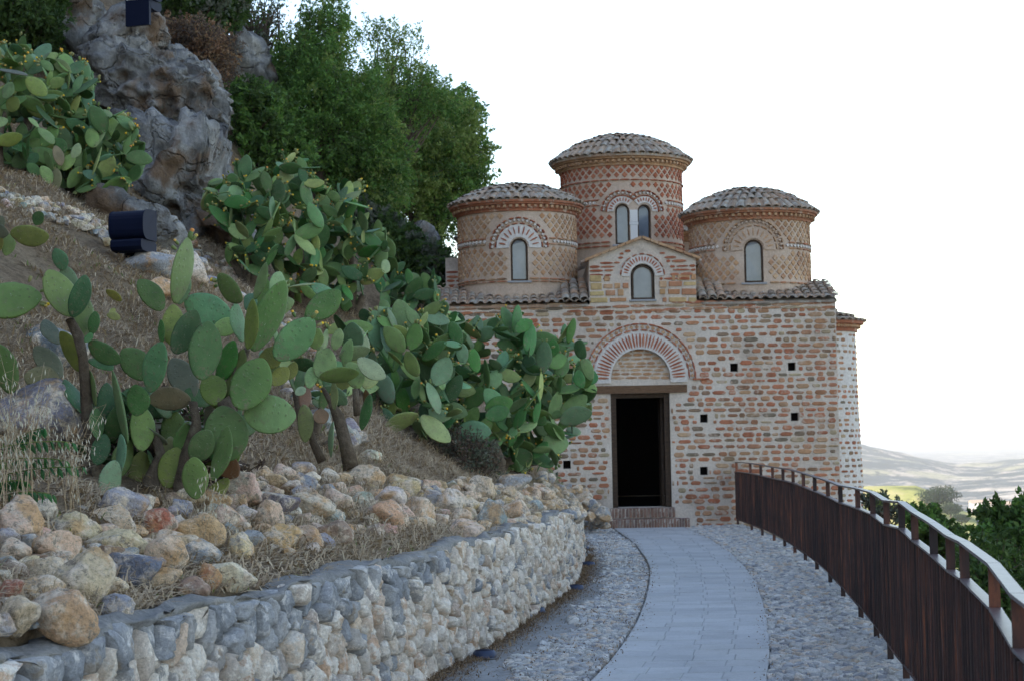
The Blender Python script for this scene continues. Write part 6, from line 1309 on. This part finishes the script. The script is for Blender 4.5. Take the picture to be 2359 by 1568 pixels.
# trees and farm buildings far off
far_items = [(2163,1150,1050,11,14,'leaf_far','dark round copse on the edge of the knoll, the largest far tree'), (2190,1170,1000,7,9,'leaf_far','smaller dark tree below the round copse on the knoll'), (2215,1184,950,5,6,'leaf_far','far dark tree on the pale slope right of the knoll'), (2240,1180,1300,7,7,'leaf_far','far tree on the valley floor before the pale fields'), (2130,1122,1200,3,4,'leaf_far','tiny tree on the crest of the knoll'), (2270,1184,1250,6,6,'leaf_far','far tree farthest right on the valley floor')]
for (u, v, Y, r_, h_, m, lb) in far_items: blob_tree('tree', lb, P(u, v + 24, Y), r_, h_, m, 2600, group='far trees beyond the fence')
for k, (u, v, Y, w_) in enumerate(((2255,1164,2600,26),(2300,1168,2500,30),(2330,1170,2500,22))):
    b = P(u, v, Y); o = thing('farmhouse', ['leftmost pale farmhouse far down in the valley', 'longest pale farmhouse far down in the valley', 'rightmost pale farmhouse far down in the valley'][k], 'house', b, 'far farmhouses'); mb = MB(); mb.box((-w_/2, -6, -8), (w_/2, 6, 5), None, b); mb.out('wall', M['white'], o)
    mb = MB(); mb.add(np.array([(-w_/2-1,-7,5.02),(w_/2+1,-7,5.02),(w_/2+1,7,5.02),(-w_/2-1,7,5.02),(-w_/2-1,0,8.5),(w_/2+1,0,8.5)]) + b, [(0,1,5,4),(2,3,4,5),(0,4,3),(1,2,5),(3,2,1,0)]); mb.out('roof', M['tile'], o)
# ------------------------------------------------------------------ grasses
def blades(name, X, Y, Z, L_, wd, m, seed, lay=.8, segs=2):
    r = np.random.RandomState(seed); n = len(X); a = r.uniform(0, 2 * math.pi, n); ln = L_ * r.uniform(.4, 1.2, n); hh = ln * np.clip(1 - lay * r.uniform(.4, 1.0, n), .04, 1); hz_ = np.sqrt(np.maximum(ln ** 2 - hh ** 2, 0)); d = np.stack([np.cos(a), np.sin(a), 0 * a], 1); sd_ = np.stack([-np.sin(a), np.cos(a), 0 * a], 1); w = (wd * r.uniform(.6, 1.3, n))[:, None]
    B = np.stack([X, Y, Z], 1); k1 = B + d * (hz_ * .40)[:, None] + np.stack([0*a, 0*a, hh * .75], 1); k2 = B + d * hz_[:, None] + np.stack([0*a, 0*a, hh * r.uniform(.5, 1.1, n)], 1)
    up = np.array([0, 0, .5]); V = np.stack([B - sd_ * w, B + sd_ * w, k1 + (sd_ + up * .6) * w * .8, k1 - (sd_ + up * .6) * w * .8, k2], 1).reshape(-1, 3); i = np.arange(n) * 5
    F4 = np.stack([i, i+1, i+2, i+3], 1); F3 = np.stack([i+3, i+2, i+4], 1); me = bpy.data.meshes.new(name); me.vertices.add(5 * n); me.vertices.foreach_set('co', V.ravel().astype(np.float32)); lv = np.concatenate([np.concatenate([F4, F3], 1).ravel()]).astype(np.int32)
    me.loops.add(7 * n); me.loops.foreach_set('vertex_index', lv); me.polygons.add(2 * n); st_ = np.stack([np.arange(n) * 7, np.arange(n) * 7 + 4], 1).ravel().astype(np.int32); me.polygons.foreach_set('loop_start', st_); me.materials.append(m); me.update(calc_edges=True); return stuff(put(name, me))
def scatter(n, x0, x1, y0, y1, seed, keep=None):
    r = np.random.RandomState(seed); X = r.uniform(x0, x1, n); Y = r.uniform(y0, y1, n); k = X < wall_x(Y) - .10; k &= X / np.maximum(Y, .1) > -.36
    if keep is not None: k &= keep(X, Y)
    X, Y = X[k], Y[k]; return X, Y, bank_h(X, Y)
nz_ = lambda X, Y, f, s_: fbm(np.stack([X * f, Y * f, X * 0], 1), 3, s_)
X, Y, Z = scatter(260000, -8.5, 1.0, 6, 30, 61, lambda X, Y: nz_(X, Y, 1.1, 3) > -.55); g = blades('dry_grass', X, Y, Z - .01, .17, .0048, M['straw'], 62, .95); tag(g, 'matted dry straw-coloured grass covering the slope between stones and cacti', 'grass')
X, Y, Z = scatter(90000, -4, 1.0, 6.5, 27, 63, lambda X, Y: (nz_(X, Y, 1.6, 8) > .12)); g = blades('dry_grass', X, Y, Z - .01, .20, .0028, M['straw'], 64, .75); tag(g, 'taller dry grass tufts among the heaped stones and along the wall ledge', 'grass')
X, Y, Z = scatter(9000, -7, .8, 8, 30, 66, lambda X, Y: (nz_(X, Y, 1.3, 14) > .25)); g = blades('green_weeds', X, Y, Z - .01, .10, .006, M['leaf_olive'], 67, .6); tag(g, 'sparse small green weeds in the dry grass', 'weeds')
r_ = np.random.RandomState(68); Y = r_.uniform(8.5, 29, 26000); X = wall_x(Y) + .0 + np.abs(r_.normal(size=len(Y))) * .13 + .03; g = blades('straw_litter', X, Y, X * 0 + .004, .06, .003, M['litter'], 69, 1.0); tag(g, 'brown straw and leaf litter swept along the foot of the wall', 'litter')
Y = r_.uniform(9, 30, 9000); X = wall_x(Y) + r_.uniform(.1, 1.5, len(Y)); k = (X < path_l(Y)) & (nz_(X, Y, 2.5, 5) > .15); g = blades('leaf_litter', X[k], Y[k], X[k] * 0 + .012, .035, .004, M['litter'], 70, 1.0); tag(g, 'scattered brown leaf litter on the left cobbles', 'litter')
Y = r_.uniform(9, 31, 800); X = path_l(Y) + np.abs(r_.normal(size=len(Y))) * .05 * np.where(r_.rand(len(Y)) < .5, 1, -1); g = blades('leaf_litter', X, Y, X * 0 + .016, .03, .004, M['litter'], 71, 1.0); tag(g, 'brown leaf litter along the left edge of the paved strip', 'litter')
Y = r_.uniform(9, 31, 600); X = path_r(Y) + r_.normal(size=len(Y)) * .06; g = blades('leaf_litter', X, Y, X * 0 + .016, .03, .004, M['litter'], 72, 1.0); tag(g, 'brown leaf litter along the right edge of the paved strip', 'litter')
# wild oats at the lower left
def oats(u0, u1, Y0, n, hmin, hmax, label, seed, vb=1165):
    r = np.random.RandomState(seed); b0 = hit((u0 + u1) / 2, vb); o = thing('wild_oats', label, 'grass', b0, 'wild oats'); mb = MB(); ms = MB()
    for i in range(n):
        b = P(r.uniform(u0, u1), vb, Y0 + r.uniform(-.5, .5)); b[2] = bh1(b[0], b[1]) - .02; h = r.uniform(hmin, hmax); ln = r.uniform(-.35, .45); p = [b + np.array([ln * h * q * q, 0, h * q]) for q in np.linspace(0, 1, 6)]; mb.tube(p, [.0028, .0026, .0022, .0018, .0014, .0008], 3, False)
        for k in range(r.randint(7, 15)):
            q = r.uniform(.55, 1.0); c = b + np.array([ln * h * q * q, 0, h * q]); e = c + np.array([r.uniform(-.07, .07), r.uniform(-.05, .05), r.uniform(-.04, .0)]); f = e + np.array([r.uniform(-.012, .012), 0, -.030]); mb.tube([c, e], [.0008, .0006], 3, False); ms.tube([e, (e + f) / 2, f], [.0008, .0042, .0005], 4, False)
    mb.out('stalk', M['straw'], o); t_ = bpy.data.materials.get('husk')
    if not t_: tt = NT('husk', .8, .2); tt.color((.55,.50,.38)); t_ = tt.m
    stuff(ms.out('spikelets', t_, o))
oats(-10, 90, 10.0, 26, .45, .95, 'wild oats with drooping pale spikelets in the lower left corner', 101); oats(90, 190, 10.4, 12, .35, .8, 'thin wild oats right of the fern-like seedling', 102); oats(440, 500, 11.0, 5, .3, .6, 'a few dry stalks in front of the foreground cactus', 103)
# pinnate green seedling
sd = thing('seedling', 'bright green seedling with fern-like leaves in the lower left corner', 'plant', hit(20, 1170)); b0 = P(5, 1190, 10.2); mb = MB(); mb.tube([b0, P(0, 1090, 10.2), P(8, 1020, 10.2)], [.008, .006, .004], 6); mb.out('stem', M['leaf_green'], sd)
rr = np.random.RandomState(4); lf = np.array([(0,0,0),(.22,.02,.25),(.26,.03,.5),(.14,.0,.8),(0,-.04,1.0),(-.14,.0,.8),(-.26,.03,.5),(-.22,.02,.25),(0,.06,.5)], float); LFm = mesh('leaflet', lf, [(0,1,8),(1,2,8),(2,3,8),(3,4,8),(4,5,8),(5,6,8),(6,7,8),(7,0,8)], M['frond'])
for (ua, va, ub, vb, L_) in ((0,1095,190,1075,.0),(0,1030,165,1018,.0),(-10,1062,150,1060,0),(10,1140,120,1138,0),(-20,1120,60,1108,0),(20,1025,100,985,0)):
    A_ = P(ua, va, 10.2 + rr.uniform(-.1, .1)); B_ = P(ub, vb, 10.0 + rr.uniform(-.15, .15)); mid_ = (A_ + B_) / 2 + np.array([0, 0, .035]); mb = MB(); pts_ = [A_ * (1-q)**2 + 2*mid_*q*(1-q) + B_*q*q for q in np.linspace(0, 1, 9)]; mb.tube(pts_, [.003] * 8 + [.001], 4); fo = mb.out('frond', M['leaf_olive'], sd)
    nl = 10
    for k in range(nl):
        q = (k + 1) / nl; c = A_ * (1-q)**2 + 2*mid_*q*(1-q) + B_*q*q
        for s_ in (-1, 1):
            d = np.array([.25, s_ * .55, -.75]) + rr.normal(size=3) * .12; Xv, Nv, Av = basis(d, np.array([.3, -s_ * .6, .6])); ln = .085 * (1 - .35 * abs(q - .45)); Mx = np.eye(4); Mx[:3, 0] = Xv * ln * .85; Mx[:3, 1] = Nv * ln; Mx[:3, 2] = Av * ln; Mx[:3, 3] = c; put('leaflet', LFm, fo, Matrix(Mx.tolist()))
